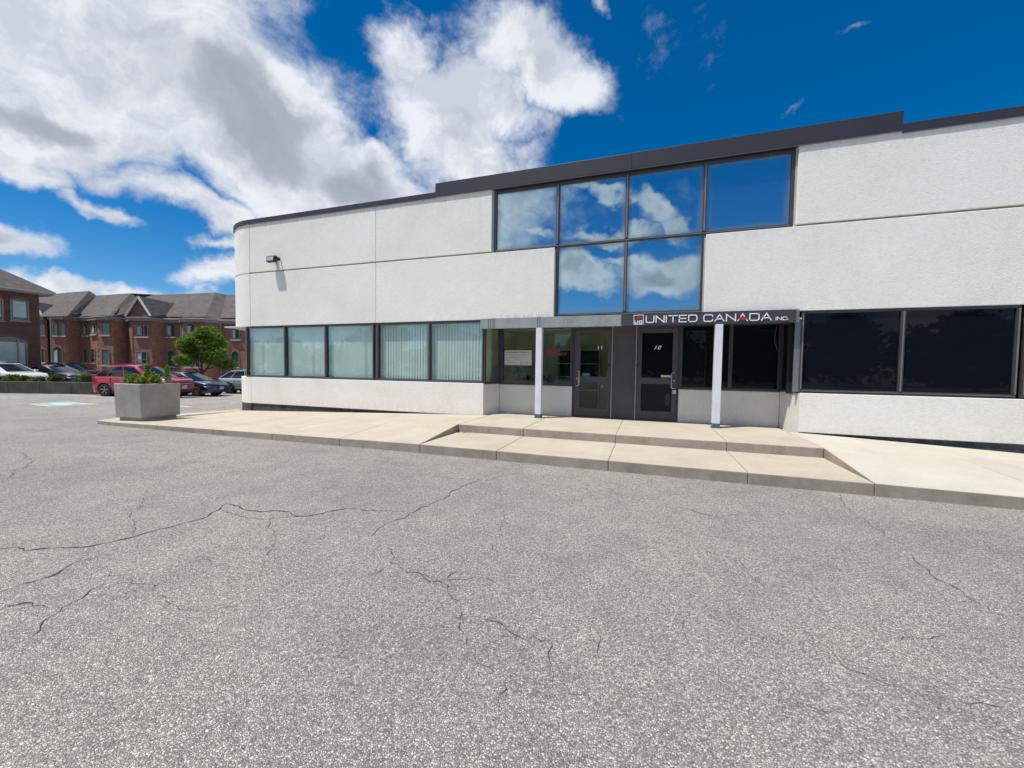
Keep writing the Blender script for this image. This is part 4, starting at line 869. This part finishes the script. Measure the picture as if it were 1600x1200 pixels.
facet([rp(680, 266, 41.3), rp(925, 266, 41.4), rp(990, 148, 41.4), rp(880, 100, 41.4), rp(700, 88, 41.4)])
facet([rp(925, 266, 41.4), rp(1085, 266, 41.4), rp(1150, 92, 41.4), rp(880, 99, 41.4), rp(990, 148, 41.4)])
facet([rp(1070, 266, 41.38), rp(1092, 267, 40.6), rp(1165, 91, 40.6), rp(1130, 92, 41.38)])
facet([rp(1092, 267, 40.6), rp(1265, 266, 40.6), rp(1340, 82, 40.6), rp(1158, 91, 40.6)])
facet([rp(1265, 266, 40.6), rp(1378, 276, 41.9), rp(1428, 100, 41.9), rp(1340, 82, 40.6)])
facet([rp(1378, 276, 41.9), rp(1900, 276, 41.9), rp(1900, 100, 41.9), rp(1428, 100, 41.9)])
# rear slope so the roof is closed
rid = [rp(-100, 112, 41), rp(280, 78, A_), rp(385, 70, A_), rp(440, 105, 40.9), rp(700, 88, 40.2), rp(880, 99, 41.4), rp(1150, 92, 41.4), rp(1340, 82, 40.6), rp(1428, 100, 41.9), rp(1900, 100, 41.9)]
for a, b in zip(rid, rid[1:]): facet([a, b, Vector((b.x, b.y, ZE))+f3*5, Vector((a.x, a.y, ZE))+f3*5])
m = MB()
for i in range(len(FP)-1):
    a, b = FP[i], FP[i+1]; m.poly([(*(a-f3*.32).xy, ZE+.065), (*(b-f3*.32).xy, ZE+.065), (*(b+f3*1.1).xy, ZE+.48), (*(a+f3*1.1).xy, ZE+.48)])
th(m, 'roof_edge', 'shingles', fix=False, uv=True)
# gable B and gable A
def gable(d, pts, rake=.16):
    P = []
    for X, Y in pts: px, py = q8(X, Y); P.append(EYE+ray(px, py)*d)
    m = MB(); m.poly(P); th(m, 'gable_wall', 'red_brick', fix=False, uv=True)
    L_, T, R_ = P[0], P[1], P[2]
    m = MB()
    for a, b in ((L_, T), (T, R_)): m.bar(a-f3*.22, b-f3*.22, .065)
    th(m, 'rake_board', 'white_plastic')
    back = T+f3*3.6
    for a in (L_, R_):
        aa = a-f3*.3; tt = T-f3*.3+Vector((0, 0, .08)); facet([aa, tt, T+f3*4.5, a+f3*1.2] if a is L_ else [tt, aa, a+f3*1.2, T+f3*4.5])
gable(40.35, [(672, 265), (768, 116), (862, 262)]); gable(40.45, [(-75, 262), (-16, 160), (46, 262)])
def seg_pt(px, py, i):
    a, b = FP[i], FP[i+1]; d = (b-a).normalized(); n = Vector((d.y, -d.x, 0)); r_ = ray(px, py); t = (a-Vector((0, 0, 0))-EYE).dot(n)/r_.dot(n); return EYE+r_*t, d, n
def hwin(px0, px1, py0, py1, i, arch=0., cols=2, split=None, glass='house_glass', nm='window', curtain=False):
    p, d, n = seg_pt(px0, py1, i); p2, _, _ = seg_pt(px1, py0, i); L_ = (p2-p).dot(d); H_ = (p2-p).z
    o_ = lambda x, z, y: p+d*x+Vector((0, 0, z))+n*y
    e = empty(nm, p); e.parent = TH; e.matrix_parent_inverse = TINV; wi = Matrix.Translation(-p)
    def add(mm, nn, mt): ob_ = mm.build(nn, mt); ob_.parent = e; ob_.matrix_parent_inverse = wi; return ob_
    k_ = 8; top = [(L_*(1-j/k_), H_+(arch*math.sin(math.pi*j/k_) if arch else 0)) for j in range(k_+1)]
    ring = [(0, 0), (L_, 0)]+top
    m = MB(); m.prism([o_(x, z, .015) for x, z in ring], n*.01); add(m, 'pane', glass)
    m = MB(); f_ = .07
    for (xa, za), (xb, zb) in zip(ring, ring[1:]+ring[:1]):
        if abs(xa-xb)+abs(za-zb) > .01: m.bar(o_(xa, za, .045), o_(xb, zb, .045), .03)
    for c in range(1, cols): x = L_*c/cols; m.bar(o_(x, 0, .045), o_(x, H_, .045), .03)
    if split: m.bar(o_(0, H_*split, .045), o_(L_, H_*split, .045), .03)
    add(m, 'frame', 'trim_beige')
    m = MB(); m.hexa([o_(-.15, -.16, .01), o_(L_+.15, -.16, .01), o_(L_+.15, -.16, .16), o_(-.15, -.16, .16), o_(-.15, -.04, .01), o_(L_+.15, -.04, .01), o_(L_+.15, -.04, .16), o_(-.15, -.04, .16)]); add(m, 'sill', 'trim_white')
    m = MB()
    if arch:
        for j in range(k_):
            (xa, za), (xb, zb) = top[j], top[j+1]; m.hexa([o_(xa, za+.06, .012), o_(xb, zb+.06, .012), o_(xb, zb+.06, .05), o_(xa, za+.06, .05), o_(xa, za+.28, .012), o_(xb, zb+.28, .012), o_(xb, zb+.28, .05), o_(xa, za+.28, .05)])
        add(m, 'arch_course', 'arch_or_sunlit_edge')
    if curtain:
        m = MB(); m.hexa([o_(.08, .1, .027), o_(L_*.45, .1, .027), o_(L_*.45, .1, .032), o_(.08, .1, .032), o_(.08, H_-.1, .027), o_(L_*.45, H_-.1, .027), o_(L_*.45, H_-.1, .032), o_(.08, H_-.1, .032)]); add(m, 'curtain', 'curtain')
hwin(62, 71, 508, 523, 1, .12, 1); hwin(60, 71, 545, 566, 1, .0, 2, curtain=True)
hwin(84, 90, 508, 524, 4, .18, 1); hwin(95, 102, 508, 524, 4, .18, 1); hwin(83.5, 98, 546, 568, 4, .30, 2, curtain=True)
hwin(131, 137, 508, 524, 6, .16, 1, curtain=True); hwin(144, 151, 507, 522, 7, .18, 1, curtain=True); hwin(131, 137, 546, 566, 6, .12, 1); hwin(143.5, 149, 547, 566, 7, .15, 1, .35)
hwin(160, 171, 506, 523, 8, .0, 1); hwin(160, 171, 546, 570, 8, .0, 1, glass='teal_door', nm='door')
hwin(214, 231, 509, 525.5, 11, .0, 3, curtain=True); hwin(214, 230, 550, 568, 11, .0, 2, .35, curtain=True)
hwin(261, 274, 508, 526, 13, .20, 2, curtain=True); hwin(262, 273, 550, 572, 13, .22, 1); hwin(292, 305, 508, 526, 15, .20, 2, curtain=True); hwin(291, 313, 556, 573, 15, .25, 3, curtain=True)
hwin(363, 374, 514, 530, 17, .0, 1, curtain=True); hwin(362, 374, 552, 573, 17, .25, 1)
for px, d, i in ((79, 39.6, 0), (283, 41.3, 0), (344, 41.9, 0)):
    p = XY(px, d); m = MB(); m.box(p.x-.05, p.x+.05, p.y-.05, p.y+.05, -.6, ZE-.3); th(m, 'downpipe', 'trim_beige')
# added edge strips, sunlight on the brick corners put into their colour
for i, px in ((4, 103.6), (7, 152), (11, 206.5), (11, 236.5), (1, 71.5), (15, 320)):
    for k_ in range(11):
        z = -.3+k_*.6; a, d, n = seg_pt(px-(1.1 if k_ % 2 else .6), 500, i); b_, _, _ = seg_pt(px+(1.1 if k_ % 2 else .6), 500, i); m = MB()
        m.hexa([(*(a).xy, z), (*(b_).xy, z), (*(b_+n*.04).xy, z), (*(a+n*.04).xy, z), (*(a).xy, z+.3), (*(b_).xy, z+.3), (*(b_+n*.04).xy, z+.3), (*(a+n*.04).xy, z+.3)]); th(m, 'arch_or_sunlit_edge', 'arch_or_sunlit_edge')
# near brick building
NX = -42.0
NBD = empty('brick_corner_building', (NX, 13.6, -.2), 'dark red brick building with hip roof at the left edge of the photo', 'building'); NINV = Matrix.Translation((-NX, -13.6, .2))
def nb(mbx, nm, mt, **k): o = mbx.build(nm, mt, **k); o.parent = NBD; o.matrix_parent_inverse = NINV; return o
yc = at_d(62, 500, 1); yc = (NX/ray(62, 500).x)*ray(62, 500).y
zE = (EYE+ray(62, 461)*(NX/ray(62, 461).x)).z
m = MB(); m.poly([(NX, -6, -.6), (NX, yc, -.6), (NX, yc, zE), (NX, -6, zE)]); nb(m, 'wall', 'dark_brick', fix=False, uv=True)
m = MB(); m.poly([(NX, yc, -.6), (NX-14, yc, -.6), (NX-14, yc, zE), (NX, yc, zE)]); m.poly([(NX-14, -6, -.6), (NX-14, yc, -.6), (NX-14, yc, zE), (NX-14, -6, zE)]); m.poly([(NX, -6, -.6), (NX-14, -6, -.6), (NX-14, -6, zE), (NX, -6, zE)]); nb(m, 'wall', 'dark_brick', uv=True)
ov = .55
m = MB(); m.box(NX-14-ov, NX+ov, -6-ov, yc+ov, zE-.02, zE+.20); nb(m, 'eave_trim', 'trim_beige')
m = MB(); m.box(NX+ov, NX+ov+.08, -6-ov, yc+ov+.08, zE+.10, zE+.24); nb(m, 'gutter', 'trim_white')
zr = zE+.23; hgt = 5.6; cx = NX-7; hw_ = 7+ov+.1
c4 = [(cx+hw_, -6-ov, zr), (cx+hw_, yc+ov+.1, zr), (cx-hw_, yc+ov+.1, zr), (cx-hw_, -6-ov, zr)]; r1, r2_ = (cx, yc+ov-hw_, zr+hgt), (cx, -6-ov+hw_, zr+hgt)
for f_ in ((c4[0], c4[1], r1, r2_), (c4[1], c4[2], r1), (c4[2], c4[3], r2_, r1), (c4[3], c4[0], r2_)): m = MB(); m.poly(f_); nb(m, 'roof_facet', 'shingles', fix=False, uv=True)
def nwin(px0, px1, py0, py1, arch, cols, blind=True):
    def pt(px, py): r_ = ray(px, py); return EYE+r_*(NX/r_.x)
    a, b = pt(px0, py1), pt(px1, py0); L_, H_ = b.y-a.y, b.z-a.z; k_ = 10
    e = empty('window', a); e.parent = NBD; e.matrix_parent_inverse = NINV; wi = Matrix.Translation(-a)
    def add(mm, nn, mt): o = mm.build(nn, mt); o.parent = e; o.matrix_parent_inverse = wi
    def P(y, z, x): return (NX+x, a.y+y, a.z+z)
    ring = [(0, 0), (L_, 0)]+[(L_*(1-j/k_), H_+arch*math.sin(math.pi*j/k_)) for j in range(k_+1)]
    m = MB(); m.prism([P(y, z, .012) for y, z in ring], (.01, 0, 0)); add(m, 'pane', 'house_glass')
    m = MB(); m.box(NX+.024, NX+.03, a.y+.10, a.y+L_-.08, a.z+H_*.14, a.z+H_*.99); add(m, 'blind', 'curtain')
    m = MB()
    for (ya, za), (yb_, zb_) in zip(ring, ring[1:]+ring[:1]):
        if abs(ya-yb_)+abs(za-zb_) > .01: m.bar(P(ya, za, .04), P(yb_, zb_, .04), .035)
    for c in range(1, cols): m.bar(P(L_*.76, 0, .04), P(L_*.76, H_+arch*.6, .04), .035)
    add(m, 'frame', 'trim_beige')
    m = MB(); m.box(NX+.005, NX+.12, a.y-.1, a.y+L_+.1, a.z-.14, a.z-.04); add(m, 'sill', 'trim_beige')
    m = MB()
    for (ya, za), (yb_, zb_) in zip(ring[2:], ring[3:]): m.hexa([P(ya, za+.05, .006), P(yb_, zb_+.05, .006), P(yb_, zb_+.05, .03), P(ya, za+.05, .03), P(ya, za+.25, .006), P(yb_, zb_+.25, .006), P(yb_, zb_+.25, .03), P(ya, za+.25, .03)])
    add(m, 'arch_course', 'dark_brick')
nwin(17, 43, 472, 499, .10, 1); nwin(-20, 3, 468, 498, .10, 1); nwin(-18, 41, 535, 575, .30, 2)

# ------------------------------------------------------------------ cars
def lerp_tab(tab, x):
    if x <= tab[0][0]: return tab[0][1]
    for (a, va), (b, vb) in zip(tab, tab[1:]):
        if x <= b:
            t = (x-a)/(b-a); t = t*t*(3-2*t)*.5+t*.5; return va+(vb-va)*t
    return tab[-1][1]
def make_car(spec, paint, label, rimmat='rim'):
    """local frame: x forward 0..L, y left, z up"""
    L, Wd, H = spec['L'], spec['W'], spec['H']; hw = Wd/2; belt = spec['belt']; clr = spec['clr']; wr = spec['wr']; ax = spec['axles']
    root = empty('parked_car', (0, 0, 0), label, 'car', 'cars parked beyond the walk')
    top = spec['top']; m = MB()
    xsn = sorted(set([L*(.5-.5*math.cos(math.pi*i/20)) for i in range(21)]+[L*i/46 for i in range(47)])); xsn = [x for i, x in enumerate(xsn) if i == 0 or x-xsn[i-1] > .02]
    def half(x, f):
        e = min(x, L-x); plan = 1-.30*max(0, 1-e/.55)**2.2; c = 1-.055*(abs(f-.55)/.45)**2
        return hw*plan*c
    rows = [0, .12, .26, .42, .58, .72, .86, .95]
    def ring(x):
        zt_ = lerp_tab(top, x); e = min(x, L-x); zb = clr+.12*max(0, 1-e/.35)**2; R_ = []
        zs = min(zt_, belt)
        for f in rows: R_.append((half(x, f), zb+(zs-.03-zb)*f))
        h_ = half(x, 1.0); R_.append((h_*.965, zs-.008)); R_.append((h_*.90, zs+(zt_-zs)*.5+.004)); R_.append((h_*.62, zt_+.012)); R_.append((h_*.3, zt_+.022)); R_.append((0, zt_+.026)); return R_
    G = []
    for x in xsn:
        rg = ring(x); G.append([(x, y, z) for y, z in rg]+[(x, -y, z) for y, z in reversed(rg[:-1])])
    nr = len(G[0]); arch = wr+.055; wz = wr
    V = [list(v) for r_ in G for v in r_]
    for v in V:
        for axx in ax:
            dx, dz = v[0]-axx, v[2]-wz; q_ = math.hypot(dx, dz)
            if abs(v[1]) > hw*.6 and arch*.82 < q_ < arch*1.16 and v[2] > clr*.9 and v[2] < belt-.1: v[0] = axx+dx/q_*arch; v[2] = wz+dz/q_*arch
    m.v = [tuple(v) for v in V]
    for i in range(len(G)-1):
        for j in range(nr-1):
            f = (i*nr+j, i*nr+j+1, (i+1)*nr+j+1, (i+1)*nr+j); c = [sum(V[k_][a] for k_ in f)/4 for a in range(3)]
            if abs(c[1]) > hw*.55 and c[2] < belt-.06 and any(math.hypot(c[0]-axx, c[2]-wz) < arch*.98 for axx in ax): continue
            m.f.append(f); m.m.append(0)
    for i in (0, len(G)-1): m.f.append(tuple(i*nr+j for j in range(nr))); m.m.append(0)
    m.build('body', paint, root, smooth=True)
    m = MB(); m.box(.25, L-.25, -hw*.80, hw*.80, clr+.02, belt-.22)
    m.build('underbody', 'black_trim', root)
    # greenhouse
    rb, rtp, wb, wt = spec['rb'], spec['rt'], spec['wb'], spec['wt']   # x of rear base, roof rear, windscreen base, roof front
    zb, zt_ = belt-.02, H; hb, ht = hw*.90, hw*.70
    def side(u, t, s_):
        x = (rb+(rtp-rb)*t)+((wb+(wt-wb)*t)-(rb+(rtp-rb)*t))*u; z = zb+(zt_-.05-.05*(2*u-1)**2*1.0-zb)*t; y = hb+(ht-hb)*t+.03*math.sin(math.pi*t)
        y *= 1-.10*abs(2*u-1)**3; return Vector((x, s_*y, z))
    def quadsheet(fn, us, ts, nm, mat, off=0, smooth=True):
        m = MB(); n1, n2 = len(us), len(ts); m.v = [tuple(fn(u, t)) for u in us for t in ts]
        for i in range(n1-1):
            for j in range(n2-1): m.f.append((i*n2+j, i*n2+j+1, (i+1)*n2+j+1, (i+1)*n2+j)); m.m.append(0)
        return m.build(nm, mat, root, smooth=smooth, fix=False)
    U = [i/16 for i in range(17)]; T = [i/6 for i in range(7)]
    for s_ in (1, -1):
        quadsheet(lambda u, t: side(u, t, s_), U, T, 'cabin_side', paint)
        for a, b in spec['win']:
            fn = lambda u, t, a=a, b=b: side(a+(b-a)*u, .10+.78*t, s_)+Vector((0, s_*.012, 0)); quadsheet(fn, [i/6 for i in range(7)], [i/4 for i in range(5)], 'side_window', 'car_glass')
    def ends(u, t, v):   # v across -1..1
        a = side(u, t, 1); b = side(u, t, -1); p = a.lerp(b, (1-v)/2); bow = (1-v*v); p.x += (.10 if u > .5 else -.06)*bow; return p
    def es(u, v0, v1, t0, t1, nm, mat, off):
        m = MB(); n = 10; k_ = 5
        for i in range(n+1):
            for j in range(k_+1):
                p = ends(u, t0+(t1-t0)*j/k_, v0+(v1-v0)*i/n); p.x += off; m.v.append(tuple(p))
        for i in range(n):
            for j in range(k_): a = i*(k_+1)+j; m.f.append((a, a+1, a+k_+2, a+k_+1)); m.m.append(0)
        m.build(nm, mat, root, smooth=True, fix=False)
    es(1., -1, 1, 0, 1, 'windscreen_surround', paint, 0); es(1., -.92, .92, .04, .93, 'windscreen', 'car_glass', .02)
    es(0., -1, 1, 0, 1, 'tailgate_surround', paint, 0); es(0., -.86, .86, .12, .88, 'rear_window', 'car_glass', -.02)
    m = MB(); n = 14; k_ = 10
    for i in range(n+1):
        for j in range(k_+1):
            v = -1+2*j/k_; p = side(i/n, 1, 1).lerp(side(i/n, 1, -1), (1-v)/2); p.z += .055*(1-v*v); p.x += (.10 if i == n else (-.06 if i == 0 else 0))*(1-v*v); m.v.append(tuple(p))
    for i in range(n):
        for j in range(k_): a = i*(k_+1)+j; m.f.append((a, a+1, a+k_+2, a+k_+1)); m.m.append(0)
    m.build('roof', paint, root, smooth=True, fix=False)
    if spec.get('rails'):
        for s_ in (1, -1): m = MB(); m.tube([(rtp+.15, s_*ht*.93, H-.01), (rtp+.3, s_*ht*.93, H+.035), (wt-.3, s_*ht*.93, H+.045), (wt-.1, s_*ht*.93, H)], .02, 6); m.build('roof_rail', 'black_trim', root)
    # front
    zn = lerp_tab(top, L-.06)
    for s_ in (1, -1):
        m = MB(); x0 = L-.42; y_ = lambda x: half(x, .8)
        P = [(x0, s_*(y_(x0)+.012), zn-.02), (L-.12, s_*(y_(L-.12)+.008), zn-.08), (L-.005, s_*hw*.50, zn-.12), (L+.012, s_*hw*.46, zn-.20), (L-.10, s_*(y_(L-.10)+.012), zn-.22), (x0+.1, s_*(y_(x0)+.014), zn-.10)]
        m.poly(P); m.poly([(x-.05, y*.93, z) for x, y, z in P]); m.build('headlight', 'head_lens', root, smooth=False)
        m = MB(); zt2 = lerp_tab(top, .10)
        P = [(.38, s_*(half(.38, .8)+.012), zt2-.02), (.06, s_*(half(.06, .8)+.012), zt2-.04), (-.012, s_*hw*.5, zt2-.06), (-.015, s_*hw*.5, zt2-.22), (.05, s_*(half(.05, .8)+.012), zt2-.24), (.30, s_*(half(.30, .8)+.012), zt2-.16)]
        m.poly(P); m.build('tail_light', 'tail_red', root)
        m = MB(); xm = wb-.35; ym = s_*(hb+.12); m.prism([(xm, ym-.10*s_*1, belt+.02), (xm, ym+.09*s_, belt+.03), (xm, ym+.10*s_, belt+.12), (xm, ym-.08*s_, belt+.14)], (.12, 0, 0)); m.build('mirror', paint, root, bevel=.02)
        for hx in spec['handles']: m = MB(); yy = s_*(half(hx, .9)+.004); m.box(hx, hx+.18, min(yy, yy+s_*.02), max(yy, yy+s_*.02), belt-.16, belt-.13); m.build('door_handle', paint, root)
        m = MB(); m.box(ax[0]+arch, ax[1]-arch, min(s_*hw*.93, s_*hw*.985), max(s_*hw*.93, s_*hw*.985), clr-.02, clr+.09); m.build('sill_trim', 'black_trim', root)
        for sx in spec['seams']: m = MB(); yy = s_*(half(sx, .6)+.003); m.box(sx, sx+.008, min(yy-.02*s_, yy), max(yy-.02*s_, yy), clr+.12, belt-.04); m.build('door_seam', 'black_trim', root)
    m = MB(); gw = hw*.42; P = [(L+.006, -gw, zn-.12), (L+.006, gw, zn-.12), (L+.018, gw*.86, zn-.27), (L+.018, -gw*.86, zn-.27)]; m.prism(P, (.012, 0, 0)); m.build('grille', 'black_trim', root)
    m = MB(); m.bar((L+.028, -gw*.9, zn-.19), (L+.028, gw*.9, zn-.19), .008); m.build('grille_bar', 'chrome', root)
    m = MB(); gw = hw*.66; m.box(L-.10, L+.012, -gw, gw, clr+.06, clr+.20); m.build('lower_intake', 'black_trim', root, bevel=.02)
    m = MB(); m.box(L+.022, L+.030, -.15, .15, clr+.24, clr+.39); m.build('licence_plate', 'plate', root)
    m = MB()
    for k_ in range(6): yk_ = -.12+k_*.042; m.box(L+.031, L+.033, yk_, yk_+.026, clr+.285, clr+.345)
    m.build('plate_print', 'post_blue', root)
    # wheels
    for xx in ax:
        for s_ in (1, -1):
            wv = empty('wheel', (xx, s_*(hw-.115), wr)); wv.parent = root
            m = MB(); prof = [(.60*wr, .085), (.66*wr, .105), (.90*wr, .105), (.985*wr, .075), (wr, .0), (.985*wr, -.075), (.90*wr, -.105), (.60*wr, -.10)]; n = 28
            for i in range(n):
                a = 2*math.pi*i/n
                for r_, y in prof: m.v.append((r_*math.cos(a), y, r_*math.sin(a)))
            k_ = len(prof)
            for i in range(n):
                for j in range(k_-1): a, b = i*k_+j, ((i+1) % n)*k_+j; m.f.append((a, a+1, b+1, b)); m.m.append(0)
            m.build('tyre', 'tyre', wv, smooth=True)
            m = MB(); R0 = .62*wr; yo = s_*.09
            m.prism([(R0*math.cos(2*math.pi*i/24), s_*.03, R0*math.sin(2*math.pi*i/24)) for i in range(24)], (0, s_*.01, 0), 1)
            for i in range(24):
                a0, a1 = 2*math.pi*i/24, 2*math.pi*(i+1)/24; m.hexa([(R0*.92*math.cos(a0), s_*.05, R0*.92*math.sin(a0)), (R0*.92*math.cos(a1), s_*.05, R0*.92*math.sin(a1)), (R0*math.cos(a1), s_*.05, R0*math.sin(a1)), (R0*math.cos(a0), s_*.05, R0*math.sin(a0)), (R0*.92*math.cos(a0), yo, R0*.92*math.sin(a0)), (R0*.92*math.cos(a1), yo, R0*.92*math.sin(a1)), (R0*math.cos(a1), yo, R0*math.sin(a1)), (R0*math.cos(a0), yo, R0*math.sin(a0))], 0)
            for i in range(spec.get('spokes', 5)):
                a = 2*math.pi*i/spec.get('spokes', 5)+.3
                for da in (-.13, .13): m.bar((.05*math.cos(a), s_*.075, .05*math.sin(a)), (R0*.95*math.cos(a+da), s_*.085, R0*.95*math.sin(a+da)), .016, 0, up=(0, 1, 0))
            m.tube([(0, s_*.05, 0), (0, s_*.098, 0)], .05, 10, 0)
            m.build('rim', [rimmat, 'rim_dark'], wv)
    m = MB()
    for xx in ax: m.tube([(xx, -hw*.90, wr), (xx, hw*.90, wr)], arch*1.0, 20)
    # dark wheel housings, open outward
    for xx in ax:
        for s_ in (1, -1):
            m = MB()
            for i in range(16):
                a0, a1 = math.pi*i/16-.1, math.pi*(i+1)/16-.1+(.2 if i == 15 else 0)
                def P_(a, y): return (xx+arch*1.01*math.cos(a), y, wz+arch*1.01*math.sin(a))
                m.poly([P_(a0, s_*hw*.62), P_(a1, s_*hw*.62), P_(a1, s_*hw*.955), P_(a0, s_*hw*.955)])
            m.poly([(xx+arch*1.01*math.cos(math.pi*i/16), s_*hw*.62, wz+arch*1.01*math.sin(math.pi*i/16)) for i in range(32)])
            m.build('wheel_housing', 'black_trim', root, fix=False)
    return root
SUVs = dict(L=4.72, W=1.88, H=1.70, belt=1.08, clr=.24, wr=.36, axles=(.98, 3.78), top=[(0, .66), (.05, .95), (.14, 1.06), (.5, 1.08), (3.3, 1.08), (3.75, 1.06), (4.4, .98), (4.62, .90), (4.72, .70)], rb=.10, rt=.62, wb=3.62, wt=2.72,
            win=((.03, .24), (.27, .55), (.58, .90)), handles=(1.55, 2.6), seams=(1.35, 2.35, 3.4), rails=True, spokes=5)
SED = dict(L=4.65, W=1.82, H=1.44, belt=.94, clr=.19, wr=.33, axles=(.98, 3.72), top=[(0, .60), (.05, .86), (.14, .96), (.8, 1.0), (1.2, .96), (3.2, .94), (3.6, .92), (4.3, .80), (4.56, .72), (4.65, .58)], rb=.45, rt=1.45, wb=3.50, wt=2.55,
            win=((.10, .50), (.53, .92)), handles=(1.7, 2.7), seams=(1.5, 2.45, 3.4), spokes=5)
HAT = dict(L=4.35, W=1.76, H=1.48, belt=.95, clr=.19, wr=.32, axles=(.82, 3.44), top=[(0, .62), (.05, .88), (.14, .95), (.5, .96), (3.0, .95), (3.4, .92), (4.05, .80), (4.27, .71), (4.35, .58)], rb=.12, rt=.55, wb=3.35, wt=2.35,
            win=((.06, .20), (.23, .53), (.56, .93)), handles=(1.4, 2.4), seams=(1.2, 2.15, 3.15), spokes=5)
CUV = dict(SUVs, L=4.6, H=1.64, rails=False, belt=1.02, rb=.10, rt=.95, wb=3.62, wt=2.65, axles=(.95, 3.70), top=[(0, .66), (.05, .92), (.14, 1.0), (.5, 1.03), (3.3, 1.02), (3.7, 1.0), (4.3, .90), (4.52, .82), (4.6, .65)])
def place(o, px, d, th_, z, L):   # px,d = front right corner; heading th_ turned toward viewer
    r_ = ray(px, 566); X = (px-800)/F*d; hdx = r3*math.cos(th_)-f3*math.sin(th_); left = r3*math.sin(th_)+f3*math.cos(th_)
    fr = r3*X+f3*d; o.rotation_euler.z = math.atan2(hdx.y, hdx.x); c = fr-hdx*L+left*(o['hw']); o.location = (c.x, c.y, g(c.x+hdx.x*L/2, c.y+hdx.y*L/2)+.01 if z is None else z)
def car(spec, paint, label, px, d, th_, z, rm='rim', src=None):
    c = make_car(spec, paint, label, rm); c['hw'] = spec['W']/2; place(c, px, d, th_, z, spec['L']); del c['hw']; return c
REDS = dict(SUVs, L=4.62, H=1.76, rb=.14, rt=.90, wt=2.50, wb=3.55)
car(REDS, 'paint_red', 'red sport utility wagon parked behind the concrete planter', 262, 20.8, .06, None)
car(HAT, 'paint_navy', 'dark navy hatchback parked just right of the red car', 327, 23.5, .06, None)
car(CUV, 'paint_silver', 'silver grey crossover half hidden by the corner of the white building', 440, 26.3, .02, None)
car(CUV, 'paint_white', 'white vehicle roof behind the silver crossover by the white building', 443, 30.0, .02, None)
car(CUV, 'paint_white', 'white crossover parked at the far left behind the retaining wall', 26, 24.1, .04, -.12)
car(SED, 'paint_black', 'black sedan between the white crossover and the red car', 112, 26.9, .02, -.12)
car(HAT, 'paint_slate', 'slate grey hatchback parked behind the black sedan', 110, 30.0, .02, -.12)
car(CUV, 'paint_black', 'black crossover behind the slate hatchback left of the red car', 128, 33.2, .02, -.12)
car(SED, 'paint_navy', 'dark blue sedan farthest back beside the brick corner building', 62, 33.5, .02, -.12)
